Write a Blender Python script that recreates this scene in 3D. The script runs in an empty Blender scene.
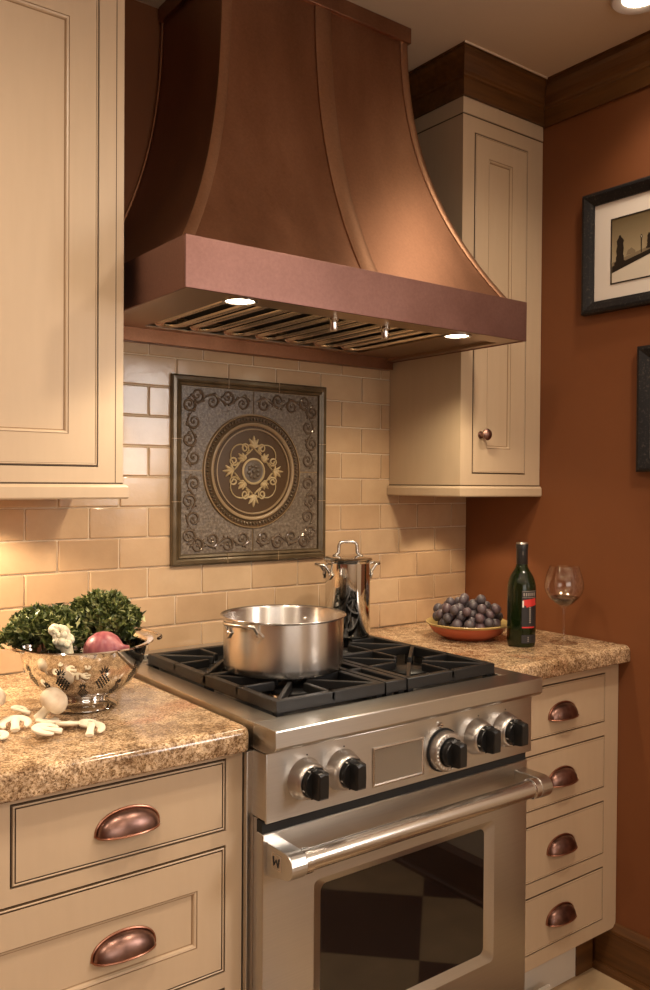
import bpy, bmesh, math, random
from mathutils import Vector, Matrix, Euler
random.seed(7)
PI = math.pi
SC = bpy.context.scene
COL = SC.collection
Rg, Fg = Vector((.799, -.601, 0)), Vector((.601, .799, 0))     # across / away directions used to lay out loose food

# ------------------------------------------------------------------ materials
def mat(name, color=(.8, .8, .8), rough=.5, metal=0., **kw):
    m = bpy.data.materials.new(name); m.use_nodes = True
    b = m.node_tree.nodes['Principled BSDF']
    b.inputs['Base Color'].default_value = (*color, 1)
    b.inputs['Roughness'].default_value = rough
    b.inputs['Metallic'].default_value = metal
    for k, v in kw.items():
        b.inputs[k].default_value = v
    return m
def nd(m, t, **inp):
    n = m.node_tree.nodes.new(t)
    for k, v in inp.items():
        k2 = k.replace('_', ' ')
        if k2 in n.inputs: n.inputs[k2].default_value = v
    return n
def lk(m, a, b): m.node_tree.links.new(a, b)
def bsdf(m): return m.node_tree.nodes['Principled BSDF']
def coords(m, scale=(1, 1, 1), kind='Object', rot=(0, 0, 0)):
    tc = nd(m, 'ShaderNodeTexCoord'); mp = nd(m, 'ShaderNodeMapping')
    mp.inputs['Scale'].default_value = scale; mp.inputs['Rotation'].default_value = rot
    lk(m, tc.outputs[kind], mp.inputs['Vector']); return mp.outputs['Vector']
def noise(m, vec, scale, detail=3, rough=.5, dist=0):
    n = nd(m, 'ShaderNodeTexNoise', Scale=scale, Detail=detail, Roughness=rough, Distortion=dist)
    lk(m, vec, n.inputs['Vector']); return n.outputs['Fac']
def ramp(m, fac, stops, interp='LINEAR'):
    r = nd(m, 'ShaderNodeValToRGB'); e = r.color_ramp.elements; r.color_ramp.interpolation = interp
    while len(e) < len(stops): e.new(.5)
    for el, (p, c) in zip(e, stops):
        el.position = p; el.color = (*c, 1) if len(c) == 3 else c
    lk(m, fac, r.inputs['Fac']); return r.outputs['Color']
def mix(m, fac, a, b, mode='MIX'):
    n = m.node_tree.nodes.new('ShaderNodeMix'); n.data_type = 'RGBA'; n.blend_type = mode
    for sock, v in ((n.inputs[0], fac), (n.inputs[6], a), (n.inputs[7], b)):
        if hasattr(v, 'is_output'): lk(m, v, sock)
        else: sock.default_value = v if not isinstance(v, tuple) else (*v, 1)[:4]
    return n.outputs[2]
def bump(m, h, strength=.2, dist=.002):
    n = nd(m, 'ShaderNodeBump', Strength=strength, Distance=dist)
    lk(m, h, n.inputs['Height']); lk(m, n.outputs['Normal'], bsdf(m).inputs['Normal'])

M = {}
# painted cabinets
m = M['paint'] = mat('cream_cabinet_paint', (.56, .40, .255), .36)
n_ = noise(m, coords(m, (1, 1, .12)), 60, 2)
lk(m, ramp(m, n_, [(.3, (.540, .400, .264)), (.7, (.558, .416, .276))]), bsdf(m).inputs['Base Color'])
M['glaze'] = mat('brown_glaze', (.075, .042, .018), .5)
M['soft_glaze'] = mat('thin_brown_glaze', (.30, .19, .10), .5)
# terracotta wall
m = M['terracotta'] = mat('terracotta_wall_paint', (.25, .085, .022), .55)
n_ = noise(m, coords(m), 3.2, 4, .55)
lk(m, ramp(m, n_, [(.25, (.168, .053, .0150)), (.75, (.190, .061, .0175))]), bsdf(m).inputs['Base Color'])
bump(m, noise(m, coords(m), 420, 2), .05, .001)
m = M['ceiling'] = mat('beige_ceiling_paint', (.66, .51, .37), .75)
m = M['grout'] = mat('tile_grout', (.74, .60, .43), .8)
# glazed tile, each with a tone of its own
m = M['tile'] = mat('caramel_glazed_tile', (.55, .36, .2), .16)
g = nd(m, 'ShaderNodeNewGeometry')
n_ = noise(m, coords(m), 14, 4, .6)
c1 = ramp(m, g.outputs['Random Per Island'], [(0, (.520, .342, .200)), (.5, (.560, .380, .230)), (1, (.595, .415, .255))])
lk(m, mix(m, .5, c1, ramp(m, n_, [(.3, (.86, .82, .78)), (.7, (1.08, 1.08, 1.08))]), 'MULTIPLY'), bsdf(m).inputs['Base Color'])
bump(m, mix(m, .35, noise(m, coords(m), 24, 2, .5), noise(m, coords(m), 150, 2, .5)), .10, .004)
# granite
def granite(name):
    m = mat(name, (.5, .35, .2), .14)
    v = coords(m)
    n1 = noise(m, v, 7, 6, .62, .6); n2 = noise(m, v, 215, 5, .75, .3); n3 = noise(m, v, 230, 4, .7, .2); n4 = noise(m, v, 3.5, 3, .5, 1)
    base = ramp(m, n2, [(.31, (.050, .031, .018)), (.41, (.22, .138, .072)), (.50, (.50, .37, .235)), (.61, (.79, .67, .51)), (.8, (.40, .26, .15))])
    tint = ramp(m, n1, [(.3, (.52, .42, .32)), (.5, (.95, .88, .80)), (.72, (1.1, 1.02, .92))])
    c = mix(m, 1., base, tint, 'MULTIPLY')
    n5 = noise(m, v, 36, 4, .6, .8)
    c = mix(m, 1., c, ramp(m, n5, [(.34, (.50, .43, .38)), (.5, (.95, .92, .90)), (.66, (1.25, 1.22, 1.17))]), 'MULTIPLY')
    spk = ramp(m, n3, [(.60, (0, 0, 0)), (.68, (1, 1, 1))])
    c = mix(m, spk, c, (.085, .047, .024))
    red = ramp(m, n4, [(.60, (0, 0, 0)), (.72, (.75, .75, .75))])
    c = mix(m, red, c, mix(m, 1., base, (.85, .52, .40), 'MULTIPLY'))
    vor = nd(m, 'ShaderNodeTexVoronoi', Scale=260.); lk(m, v, vor.inputs['Vector'])
    pale = ramp(m, vor.outputs['Distance'], [(.10, (.8, .8, .8)), (.22, (0, 0, 0))])
    c = mix(m, mix(m, 1., pale, ramp(m, n1, [(.45, (0, 0, 0)), (.6, (1, 1, 1))]), 'MULTIPLY'), c, (.83, .72, .55))
    lk(m, c, bsdf(m).inputs['Base Color'])
    return m
M['granite'] = granite('gold_brown_granite')
# copper of the hood
def copper(name, a, b, rough, streak=(1, 1, .25)):
    m = mat(name, a, rough, 1.)
    v = coords(m, streak)
    n1 = noise(m, v, 6, 5, .6); n2 = noise(m, coords(m), 170, 3, .6)
    c = mix(m, .35, ramp(m, n1, [(.3, a), (.7, b)]), ramp(m, n2, [(.3, (.72, .72, .72)), (.7, (1.12, 1.12, 1.12))]), 'MULTIPLY')
    lk(m, c, bsdf(m).inputs['Base Color'])
    r = ramp(m, n1, [(.2, (rough - .05,) * 3), (.8, (rough + .08,) * 3)])
    lk(m, r, bsdf(m).inputs['Roughness'])
    return m
M['copper'] = copper('aged_copper', (.235, .112, .063), (.34, .168, .096), .38)
M['copper_strap'] = copper('lightened_copper_strap', (.30, .158, .090), (.37, .20, .118), .40)  # colour lightened for the light caught on the straps' rounded edges
M['copper_band'] = copper('rosy_copper', (.205, .108, .090), (.25, .134, .112), .42, (1, 1, 1))
# metals
def brushed(name, col, rough, stretch, axis='Z', rot=.25, aniso=.72):
    m = mat(name, col, rough, 1., Anisotropic=aniso, **{'Anisotropic Rotation': rot})
    tg = nd(m, 'ShaderNodeTangent'); tg.direction_type = 'RADIAL'; tg.axis = axis; lk(m, tg.outputs[0], bsdf(m).inputs['Tangent'])
    n1 = noise(m, coords(m, stretch), 1, 3, .6)
    lk(m, ramp(m, n1, [(.3, tuple(c * .965 for c in col)), (.7, tuple(c * 1.03 for c in col))]), bsdf(m).inputs['Base Color'])
    return m
M['steel'] = brushed('brushed_stainless', (.57, .54, .495), .29, (4, 300, 420), 'X', 0.)
M['steel_side'] = brushed('brushed_stainless_side', (.58, .53, .47), .32, (300, 4, 420))
M['steel_top'] = brushed('brushed_stainless_top', (.60, .545, .48), .30, (300, 3, 300), 'Z', 0., 0.)
M['pot'] = brushed('brushed_pot_steel', (.70, .66, .62), .27, (90, 90, 900))
M['bezel'] = mat('matt_steel_bezel', (.60, .56, .52), .36, 1.)
M['polished'] = mat('polished_steel', (.70, .67, .63), .07, 1.)
M['satin'] = mat('satin_steel', (.62, .58, .535), .25, 1.)
M['iron'] = mat('black_cast_iron', (.008, .0075, .0075), .42)
bump(M['iron'], noise(M['iron'], coords(M['iron']), 500, 2), .12, .001)
M['pan'] = mat('black_enamel', (.012, .011, .011), .3)
M['black'] = mat('black_plastic', (.008, .008, .008), .3)
M['mark'] = mat('white_marking', (.75, .72, .66), .5)
M['gap'] = mat('dark_recess', (.01, .009, .008), .7)
M['oven_glass'] = mat('dark_oven_glass', (.006, .004, .004), .035, 0., **{'IOR': 1.65})
M['display'] = mat('grey_display', (.33, .29, .24), .35, .7)
# bronze pulls
m = M['bronze'] = mat('copper_bronze', (.20, .085, .06), .34, 1.)
lk(m, ramp(m, noise(m, coords(m), 35, 2), [(.35, (.15, .085, .07)), (.65, (.31, .18, .145))]), bsdf(m).inputs['Base Color'])
M['bronze_edge'] = mat('worn_bronze_edge', (.42, .20, .13), .3, 1.)
# wood
def wood(name, a, b, rot=(0, 0, 0), sc=(1.5, 22, 22), rough=.42):
    m = mat(name, a, rough)
    n1 = noise(m, coords(m, sc, 'Object', rot), 2.2, 5, .6, .4)
    lk(m, ramp(m, n1, [(.3, a), (.7, b)]), bsdf(m).inputs['Base Color']); return m
M['walnut'] = wood('dark_walnut_along_x', (.070, .026, .006), (.15, .060, .014))
M['walnut_y'] = wood('dark_walnut_along_y', (.070, .026, .006), (.15, .060, .014), sc=(22, 1.5, 22))
# floor
m = M['floor'] = mat('chequered_floor_tile', (.5, .4, .27), .22)
v = coords(m, (1, 1, 1), 'Object', (0, 0, math.radians(45)))
v.node.inputs['Location'].default_value = (-.162 + .3846, -.054, .1)
ck = nd(m, 'ShaderNodeTexChecker', Scale=2.6); lk(m, v, ck.inputs['Vector'])
ck.inputs['Color1'].default_value = (.52, .37, .215, 1); ck.inputs['Color2'].default_value = (.10, .045, .025, 1)
lk(m, mix(m, .4, ck.outputs['Color'], ramp(m, noise(m, coords(m), 9, 5), [(.3, (.6, .6, .6)), (.7, (1.2, 1.2, 1.2))]), 'MULTIPLY'), bsdf(m).inputs['Base Color'])
M['beige_wall'] = mat('pale_beige_wall_paint', (.66, .56, .44), .7)
M['white_board'] = mat('white_primed_board', (.66, .60, .52), .6)
# mosaic
m = M['olive_glaze'] = mat('olive_bronze_glaze', (.10, .07, .038), .22, .25)
lk(m, ramp(m, noise(m, coords(m), 22, 3), [(.3, (.085, .058, .03)), (.7, (.15, .105, .058))]), bsdf(m).inputs['Base Color'])
m = M['stone_glaze'] = mat('mottled_grey_brown_glaze', (.14, .1, .07), .3)
lk(m, ramp(m, noise(m, coords(m), 130, 4, .7), [(.32, (.065, .044, .028)), (.5, (.145, .108, .076)), (.7, (.29, .23, .17))]), bsdf(m).inputs['Base Color'])
bump(m, noise(m, coords(m), 160, 3), .4, .003)
M['relief'] = mat('dark_relief_glaze', (.14, .098, .068), .12, .2)
M['brown_glaze'] = mat('deep_brown_glaze', (.078, .042, .018), .2)
M['tan_glaze'] = mat('tan_glaze', (.30, .20, .105), .3)
M['cream_relief'] = mat('cream_relief', (.50, .37, .195), .4)
M['rosette'] = mat('rosette_glaze', (.12, .088, .06), .28)
# food and ware
m = M['glass'] = mat('clear_glass', (1, 1, 1), .0)
nt = m.node_tree; tr = nd(m, 'ShaderNodeBsdfTransparent'); tr.inputs[0].default_value = (.985, .97, .96, 1); gl = nd(m, 'ShaderNodeBsdfGlossy'); gl.inputs['Roughness'].default_value = .01
lw = nd(m, 'ShaderNodeLayerWeight', Blend=.5); fr = nd(m, 'ShaderNodeMath'); fr.operation = 'POWER'; fr.inputs[1].default_value = 3.2; lk(m, lw.outputs['Facing'], fr.inputs[0])
f2 = nd(m, 'ShaderNodeMath'); f2.operation = 'MULTIPLY_ADD'; f2.inputs[1].default_value = .8; f2.inputs[2].default_value = .075; lk(m, fr.outputs[0], f2.inputs[0]); fr = f2; mx_ = nd(m, 'ShaderNodeMixShader')
lk(m, fr.outputs[0], mx_.inputs[0]); lk(m, tr.outputs[0], mx_.inputs[1]); lk(m, gl.outputs[0], mx_.inputs[2]); lk(m, mx_.outputs[0], nt.nodes['Material Output'].inputs['Surface'])
M['bottle'] = mat('green_bottle_glass', (.035, .07, .014), .03, **{'Transmission Weight': .85, 'IOR': 1.5})
M['wine'] = mat('red_wine', (.018, .0015, .002), .04, **{'Specular IOR Level': .1})
M['label'] = mat('black_label', (.018, .016, .018), .5)
M['label_grey'] = mat('label_grey_print', (.30, .26, .23), .5)
M['label_red'] = mat('label_red_print', (.62, .035, .03), .5)
M['foil'] = mat('black_foil', (.02, .018, .018), .35)
M['foil_top'] = mat('silver_foil_top', (.7, .66, .6), .3, 1.)
M['clay'] = mat('glazed_terracotta', (.42, .092, .040), .25)
M['clay_rim'] = mat('yellow_glaze', (.46, .32, .12), .25)
m = M['grape'] = mat('bloomed_grape', (.05, .02, .04), .42)
n_ = noise(m, coords(m), 55, 4, .6)
oi = nd(m, 'ShaderNodeObjectInfo')
gc = ramp(m, oi.outputs['Random'], [(0, (.016, .011, .018)), (.6, (.030, .016, .026)), (1, (.085, .022, .03))])
lk(m, mix(m, ramp(m, n_, [(.36, (0, 0, 0)), (.7, (.8, .8, .8))]), gc, (.22, .185, .19)), bsdf(m).inputs['Base Color'])
M['stem'] = mat('grape_stem', (.16, .11, .04), .6)
m = M['kale'] = mat('curly_kale', (.05, .11, .02), .45)
g = nd(m, 'ShaderNodeNewGeometry')
lk(m, ramp(m, g.outputs['Random Per Island'], [(0, (.026, .040, .008)), (.45, (.075, .100, .020)), (.8, (.19, .21, .06)), (1, (.42, .42, .17))]), bsdf(m).inputs['Base Color'])
M['kale_rib'] = mat('pale_kale_rib', (.36, .40, .17), .5)
m = M['floret'] = mat('cauliflower_white', (.80, .70, .50), .6, **{'Subsurface Weight': .1})
bump(m, noise(m, coords(m), 240, 3), .5, .003)
m = M['onion'] = mat('red_onion_skin', (.42, .06, .07), .4)
lk(m, ramp(m, noise(m, coords(m, (30, 30, 3)), 3, 3), [(.3, (.26, .045, .065)), (.7, (.45, .16, .155))]), bsdf(m).inputs['Base Color'])
m = M['mushroom'] = mat('mushroom_skin', (.72, .58, .42), .6)
lk(m, ramp(m, noise(m, coords(m), 45, 4), [(.3, (.56, .41, .27)), (.65, (.78, .66, .50))]), bsdf(m).inputs['Base Color'])
M['mushroom_flesh'] = mat('mushroom_flesh', (.84, .74, .57), .6)
M['gill'] = mat('mushroom_gills', (.36, .22, .13), .8)
# picture
m = M['frame'] = mat('black_distressed_frame', (.012, .011, .012), .4, **{'Specular IOR Level': .25})
lk(m, ramp(m, noise(m, coords(m), 160, 4, .7), [(.55, (.012, .011, .012)), (.75, (.09, .075, .06))]), bsdf(m).inputs['Base Color'])
M['mat_board'] = mat('white_mat_board', (.74, .66, .58), .8)
m = M['print_sky'] = mat('sepia_sky_print', (.3, .25, .15), .35)
tc = nd(m, 'ShaderNodeTexCoord'); sp = nd(m, 'ShaderNodeSeparateXYZ'); lk(m, tc.outputs['Generated'], sp.inputs[0])
lk(m, ramp(m, sp.outputs['Z'], [(.25, (.42, .34, .22)), (.5, (.33, .255, .15)), (1, (.115, .080, .038))]), bsdf(m).inputs['Base Color'])
M['print_dark'] = mat('sepia_dark_print', (.018, .012, .008), .4)
M['print_mid'] = mat('sepia_mid_print', (.22, .165, .10), .4)
M['print_pale'] = mat('sepia_pale_print', (.66, .58, .47), .4)
# lamps
def emit(name, col, s):
    m = mat(name, (0, 0, 0), .5); b = bsdf(m)
    b.inputs['Emission Color'].default_value = (*col, 1); b.inputs['Emission Strength'].default_value = s
    return m
WARM = (1, .83, .645)
M['lamp'] = emit('lit_lamp', (1, .86, .62), 22)
M['hood_lamp'] = emit('lit_hood_lamp', (1, .88, .62), 20)
M['trim_white'] = mat('white_trim_ring', (.70, .62, .58), .4)
M['underside'] = mat('warm_satin_liner', (.42, .31, .22), .36, 1.)
M['filter'] = mat('filter_steel', (.80, .70, .57), .24, 1.)
M['pane'] = emit('daylight_window_pane', (1., .93, .86), 2.2)

# ------------------------------------------------------------------ mesh builder
class MB:
    def __init__(s, *mats):
        s.bm = bmesh.new(); s.mats = list(mats); s.mi = 0
    def use(s, mname):
        if mname not in s.mats: s.mats.append(mname)
        s.mi = s.mats.index(mname); return s
    def face(s, vs, smooth=False):
        try: f = s.bm.faces.new(vs)
        except ValueError: return None
        f.material_index = s.mi; f.smooth = smooth; return f
    def v(s, co): return s.bm.verts.new(co)
    def loft(s, rings, closed=True, smooth=True, cap0=False, cap1=False, M4=None):
        R = []
        for r in rings:
            R.append([s.v(M4 @ Vector(p) if M4 else p) for p in r])
        n = len(R[0])
        for a, b in zip(R, R[1:]):
            for i in range(n if closed else n - 1):
                j = (i + 1) % n
                s.face([a[i], a[j], b[j], b[i]], smooth)
        if cap0: s.face(list(reversed(R[0])))
        if cap1: s.face(R[-1])
        return R
    def box(s, x0, x1, y0, y1, z0, z1, bev=0, seg=2, M4=None):
        co = [(x, y, z) for z in (z0, z1) for y in (y0, y1) for x in (x0, x1)]
        V = [s.v(M4 @ Vector(c) if M4 else c) for c in co]
        F = [s.face([V[i] for i in q]) for q in ((0, 2, 3, 1), (4, 5, 7, 6), (0, 1, 5, 4), (2, 6, 7, 3), (0, 4, 6, 2), (1, 3, 7, 5))]
        if bev:
            E = list({e for f in F for e in f.edges})
            r = bmesh.ops.bevel(s.bm, geom=E, offset=bev, segments=seg, profile=.5, affect='EDGES')
            for f in r['faces']: f.material_index = s.mi; f.smooth = True
        return s
    def prism(s, poly, plane, a, b, bev=0, seg=2, M4=None, smooth=False, side=None):
        """poly: 2d outline; plane 'xy','xz','yz'; extruded from a to b along the remaining axis"""
        def P(p, t):
            c = {'xy': (p[0], p[1], t), 'xz': (p[0], t, p[1]), 'yz': (t, p[0], p[1])}[plane]
            return M4 @ Vector(c) if M4 else Vector(c)
        A = [s.v(P(p, a)) for p in poly]; B = [s.v(P(p, b)) for p in poly]
        F = [s.face(A), s.face(list(reversed(B)))]
        mi = s.mi
        if side: s.use(side)
        n = len(poly)
        for i in range(n):
            F.append(s.face([A[i], B[i], B[(i + 1) % n], A[(i + 1) % n]], smooth))
        s.mi = mi
        F = [f for f in F if f]
        bmesh.ops.recalc_face_normals(s.bm, faces=F)
        if bev:
            E = list({e for f in F[:2] for e in f.edges})
            r = bmesh.ops.bevel(s.bm, geom=E, offset=bev, segments=seg, profile=.5, affect='EDGES')
            for f in r['faces']: f.material_index = s.mi; f.smooth = True
        return s
    def lathe(s, prof, c=(0, 0, 0), seg=40, M4=None, cap0=False, cap1=False, smooth=True, mats=None):
        T = Matrix.Translation(c) if M4 is None else M4
        rings = [[(r * math.cos(2 * PI * i / seg), r * math.sin(2 * PI * i / seg), z) for i in range(seg)] for r, z in prof]
        R = []
        for r in rings: R.append([s.v(T @ Vector(p)) for p in r])
        for k, (a, b) in enumerate(zip(R, R[1:])):
            if mats: s.use(mats[k])
            for i in range(seg):
                j = (i + 1) % seg; s.face([a[i], a[j], b[j], b[i]], smooth)
        if cap0: s.face(list(reversed(R[0])))
        if cap1: s.face(R[-1])
        return s
    def tube(s, pts, r, seg=10, closed=False, caps=True, flat=1., up=None):
        pts = [Vector(p) for p in pts]; n = len(pts); R = []
        rs = r if hasattr(r, '__len__') else [r] * n
        prev = Vector(up) if up else None
        for i, p in enumerate(pts):
            if closed: t = pts[(i + 1) % n] - pts[i - 1]
            else: t = pts[min(i + 1, n - 1)] - pts[max(i - 1, 0)]
            t.normalize()
            if prev is None: prev = t.orthogonal()
            u = prev - t * prev.dot(t)
            if u.length < 1e-6: u = t.orthogonal()
            u.normalize(); prev = u if not up else Vector(up); w = t.cross(u)
            R.append([p + rs[i] * (u * math.cos(a) * flat + w * math.sin(a)) for a in [2 * PI * k / seg for k in range(seg)]])
        if closed: R.append(R[0])
        V = [[s.v(q) for q in ring] for ring in (R[:-1] if closed else R)]
        if closed: V.append(V[0])
        for a, b in zip(V, V[1:]):
            for k in range(seg):
                j = (k + 1) % seg; s.face([a[k], a[j], b[j], b[k]], True)
        if caps and not closed:
            s.face(list(reversed(V[0]))); s.face(V[-1])
        return s
    def ball(s, c, r, M4=None, u=16, v=10, fn=None):
        T = Matrix.Translation(c) if M4 is None else M4
        rx, ry, rz = r if hasattr(r, '__len__') else (r, r, r)
        rings = []
        for j in range(v + 1):
            th = PI * j / v
            ring = []
            for i in range(u):
                ph = 2 * PI * i / u
                d = Vector((math.sin(th) * math.cos(ph), math.sin(th) * math.sin(ph), -math.cos(th)))
                k = fn(d) if fn else 1.
                ring.append(T @ Vector((d.x * rx * k, d.y * ry * k, d.z * rz * k)))
            rings.append(ring)
        V = []
        for j, ring in enumerate(rings):
            V.append([s.v(ring[0])] if j in (0, v) else [s.v(p) for p in ring])
        for j in range(v):
            a, b = V[j], V[j + 1]
            for i in range(u):
                k = (i + 1) % u
                if len(a) == 1: s.face([a[0], b[k], b[i]], True)
                elif len(b) == 1: s.face([a[i], a[k], b[0]], True)
                else: s.face([a[i], a[k], b[k], b[i]], True)
        return s
    def rects(s, x0, x1, z0, z1, y, steps, face_mat):
        """nested rectangles on a front at depth y (towards -y is out); steps: (inset l,r,b,t | scalar, dy, material of the strip leading to it)"""
        prev = None
        for ins, dy, mt in steps:
            l, r, b, t = ins if hasattr(ins, '__len__') else (ins,) * 4
            ring = [s.v((x0 + l, y + dy, z0 + b)), s.v((x1 - r, y + dy, z0 + b)), s.v((x1 - r, y + dy, z1 - t)), s.v((x0 + l, y + dy, z1 - t))]
            if prev:
                s.use(mt)
                for i in range(4):
                    j = (i + 1) % 4; s.face([prev[i], prev[j], ring[j], ring[i]])
            prev = ring
        s.use(face_mat); s.face(prev); return s
    def frame_mitre(s, x0, x1, z0, z1, prof, plane='xz', sgn=1, closed=True):
        """picture-frame moulding: prof list of (inset, depth) swept round a rectangle; plane 'xz' (depth along -y) or 'yz' (depth along -x)"""
        R = []
        for ins, dp in prof:
            c = [(x0 + ins, z0 + ins), (x1 - ins, z0 + ins), (x1 - ins, z1 - ins), (x0 + ins, z1 - ins)]
            R.append([s.v((a, -dp, b) if plane == 'xz' else (-dp, a, b)) for a, b in c])
        seq = list(zip(R, R[1:]))
        if closed: seq.append((R[-1], R[0]))
        for a, b in seq:
            for i in range(4):
                j = (i + 1) % 4; s.face([a[i], a[j], b[j], b[i]])
        return s
    def build(s, name, parent=None, recalc=True, sharp=42):
        if recalc: bmesh.ops.recalc_face_normals(s.bm, faces=s.bm.faces[:])
        if parent is not None:
            root = parent
            while root.parent: root = root.parent
            if any(root.location): bmesh.ops.translate(s.bm, verts=s.bm.verts[:], vec=-root.location)
        me = bpy.data.meshes.new(name); s.bm.to_mesh(me); s.bm.free()
        for k in s.mats: me.materials.append(M[k])
        o = bpy.data.objects.new(name, me); COL.objects.link(o)
        if parent is not None: o.parent = parent
        if sharp:
            fl = [f.use_smooth for f in me.polygons]
            me.set_sharp_from_angle(angle=math.radians(sharp)); me.polygons.foreach_set('use_smooth', fl)
        return o

def thing(name, label, cat, loc=(0, 0, 0), group=None):
    o = bpy.data.objects.new(name, None); COL.objects.link(o); o.empty_display_size = .05
    o.location = loc; o['label'] = label; o['category'] = cat
    if group: o['group'] = group
    return o
def tag(o, label, cat, group=None):
    o['label'] = label; o['category'] = cat
    if group: o['group'] = group
    return o
def struct(o, label=None):
    o['kind'] = 'structure'
    if label: o['label'] = label
    return o
def copy_tree(o, parent=None):
    c = o.copy(); COL.objects.link(c)
    if parent: c.parent = parent
    for ch in list(o.children): copy_tree(ch, c)
    return c
def arc(cx, cy, r, a0, a1, n):
    return [(cx + r * math.cos(math.radians(a0 + (a1 - a0) * i / n)), cy + r * math.sin(math.radians(a0 + (a1 - a0) * i / n))) for i in range(n + 1)]

# ------------------------------------------------------------------ room
CZ = 2.535
XL, YF = -4.3, -4.6
struct(MB('floor').box(XL, .1, YF, .1, -.08, 0).build('floor'))
struct(MB('ceiling').box(XL, .1, YF, .1, CZ, CZ + .08).build('ceiling'))
struct(MB('terracotta').box(XL, .1, .008, .1, 0, CZ).build('wall_back'))
b = MB('terracotta')                              # right wall with a window opening further along
WY0, WY1, WZ0, WZ1 = -3.05, -2.15, 1.28, 2.08
b.box(0, .12, -1.2, .1, 0, CZ); b.use('beige_wall')      # terracotta near the range, unseen stretch beyond made pale to bounce light onto the steel
for y0, y1, z0, z1 in ((WY1, -1.2, 0, CZ), (YF, WY0, 0, CZ), (WY0, WY1, 0, WZ0), (WY0, WY1, WZ1, CZ)): b.box(.0, .12, y0, y1, z0, z1)
struct(b.build('wall_right'))
struct(MB('terracotta').box(XL - .1, XL, YF, .1, 0, CZ).build('wall_left'))
b = MB('beige_wall')                              # wall behind the viewer; its wide window is added for soft fill
VX0, VX1, VZ0, VZ1 = -3.5, -1.2, .8, 2.2
for x0, x1, z0, z1 in ((XL, VX0, 0, CZ), (VX1, .1, 0, CZ), (VX0, VX1, 0, VZ0), (VX0, VX1, VZ1, CZ)): b.box(x0, x1, YF - .1, YF, z0, z1)
struct(b.build('wall_front'))
w = MB('trim_white')
for q in ((VX0 - .08, VX1 + .08, VZ0 - .08, VZ0), (VX0 - .08, VX1 + .08, VZ1, VZ1 + .08), (VX0 - .08, VX0, VZ0, VZ1), (VX1, VX1 + .08, VZ0, VZ1), (-2.37, -2.33, VZ0, VZ1)): w.box(q[0], q[1], YF - .01, YF + .02, q[2], q[3])
w.use('pane').box(VX0, VX1, YF - .07, YF - .06, VZ0, VZ1)
struct(w.build('added_fill_window'))
w = MB('trim_white')                              # casing, sash and pane
for q in ((WY0 - .08, WY0, WZ0 - .08, WZ1 + .08), (WY1, WY1 + .08, WZ0 - .08, WZ1 + .08), (WY0, WY1, WZ1, WZ1 + .08), (WY0, WY1, WZ0 - .08, WZ0)): w.box(-.02, -.0005, *q)
for q in ((WY0, WY0 + .04, WZ0, WZ1), (WY1 - .04, WY1, WZ0, WZ1), (WY0 + .04, WY1 - .04, WZ0, WZ0 + .04), (WY0 + .04, WY1 - .04, WZ1 - .04, WZ1)): w.box(.055, .09, *q)
w.use('pane').box(.068, .074, WY0 + .04, WY1 - .04, WZ0 + .04, WZ1 - .04)
struct(w.build('window_1'))

# tiled backsplash
PW, PH, XR0, ZR0 = .1521, .0754, -.0687, 1.2915
b = MB('grout'); b.box(-2.2, 0, .003, .008, .917, 1.80); b.use('tile')
gj = .0016
for r in range(-7, 6):
    z1 = ZR0 - r * PH; z0 = z1 - PH
    z0c, z1c = max(z0, .917), min(z1, 1.80)
    if z1c - z0c < .01: continue
    off = XR0 if r % 2 == 0 else XR0 + PW / 2
    k = -1
    while True:
        x1 = off - k * PW; x0 = x1 - PW; k += 1
        if x1 < -2.2: break
        x1 = min(x1, 0)
        if x0 > -.002: continue
        if x1 > -1.058 and x0 < -.602 and z1 > 1.16 and z0 < 1.608: 
            if x0 > -1.058 and x1 < -.602 and z0 > 1.16 and z1 < 1.608: continue
        jx, jz = random.uniform(-.0006, .0006), random.uniform(-.0006, .0006)
        n0 = len(b.bm.verts)
        b.box(x0 + gj, x1 - gj, -.001, .005, z0c + gj, z1c - gj, .0028, 2)
        b.bm.verts.ensure_lookup_table()
        mx, mz = (x0 + x1) / 2, (z0 + z1) / 2
        for q in b.bm.verts[n0:]: q.co.y += jx * (q.co.x - mx) / .076 + jz * (q.co.z - mz) / .038
struct(b.build('wall_backsplash'))

# crown moulding: round the right cabinet, then along the right wall
def sweep(path, prof, dirs, mt, name, extra=None):
    b = MB(mt); rings = []
    for p, d in zip(path, dirs):
        rings.append([(p[0] + d[0] * o, p[1] + d[1] * o, z) for o, z in prof])
    b.loft(rings, closed=True, smooth=False, cap0=True, cap1=True)
    return b.build(name)
def crown_prof(zb):
    t = CZ - .001
    return [(0, zb), (.008, zb), (.008, zb + .047), (.013, zb + .050), (.013, zb + .056), (.018, zb + .060), (.020, zb + .066), (.026, zb + .080), (.037, zb + .094), (.046, zb + .101), (.046, t - .004), (.052, t - .004), (.052, t), (0, t)]
struct(sweep([(-.341, -.001, 0), (-.341, -.301, 0), (-.0015, -.301, 0)], crown_prof(2.422), [(-1, 0), (-1, -1), (-1, -1)], 'walnut', 'trim_1'))
struct(sweep([(-.001, -.3015, 0), (-.001, YF + .01, 0)], crown_prof(2.416), [(-1, -1), (-1, 0)], 'walnut_y', 'trim_2'))
# thin caulked edge between crown and ceiling over the cabinet
struct(MB('ceiling').box(-.394, -.052, -.3555, -.3525, CZ - .005, CZ).build('trim_3'))
# baseboard on the right wall
bp = [(0, 0), (.022, 0), (.022, .012), (.017, .020), (.017, .024), (.013, .024), (.013, .118), (.017, .121), (.017, .128), (.011, .136), (.006, .142), (0, .145)]
struct(sweep([(-.001, -.52, 0), (-.001, YF + .01, 0)], bp, [(-1, 0), (-1, 0)], 'walnut_y', 'baseboard_right'))

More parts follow.
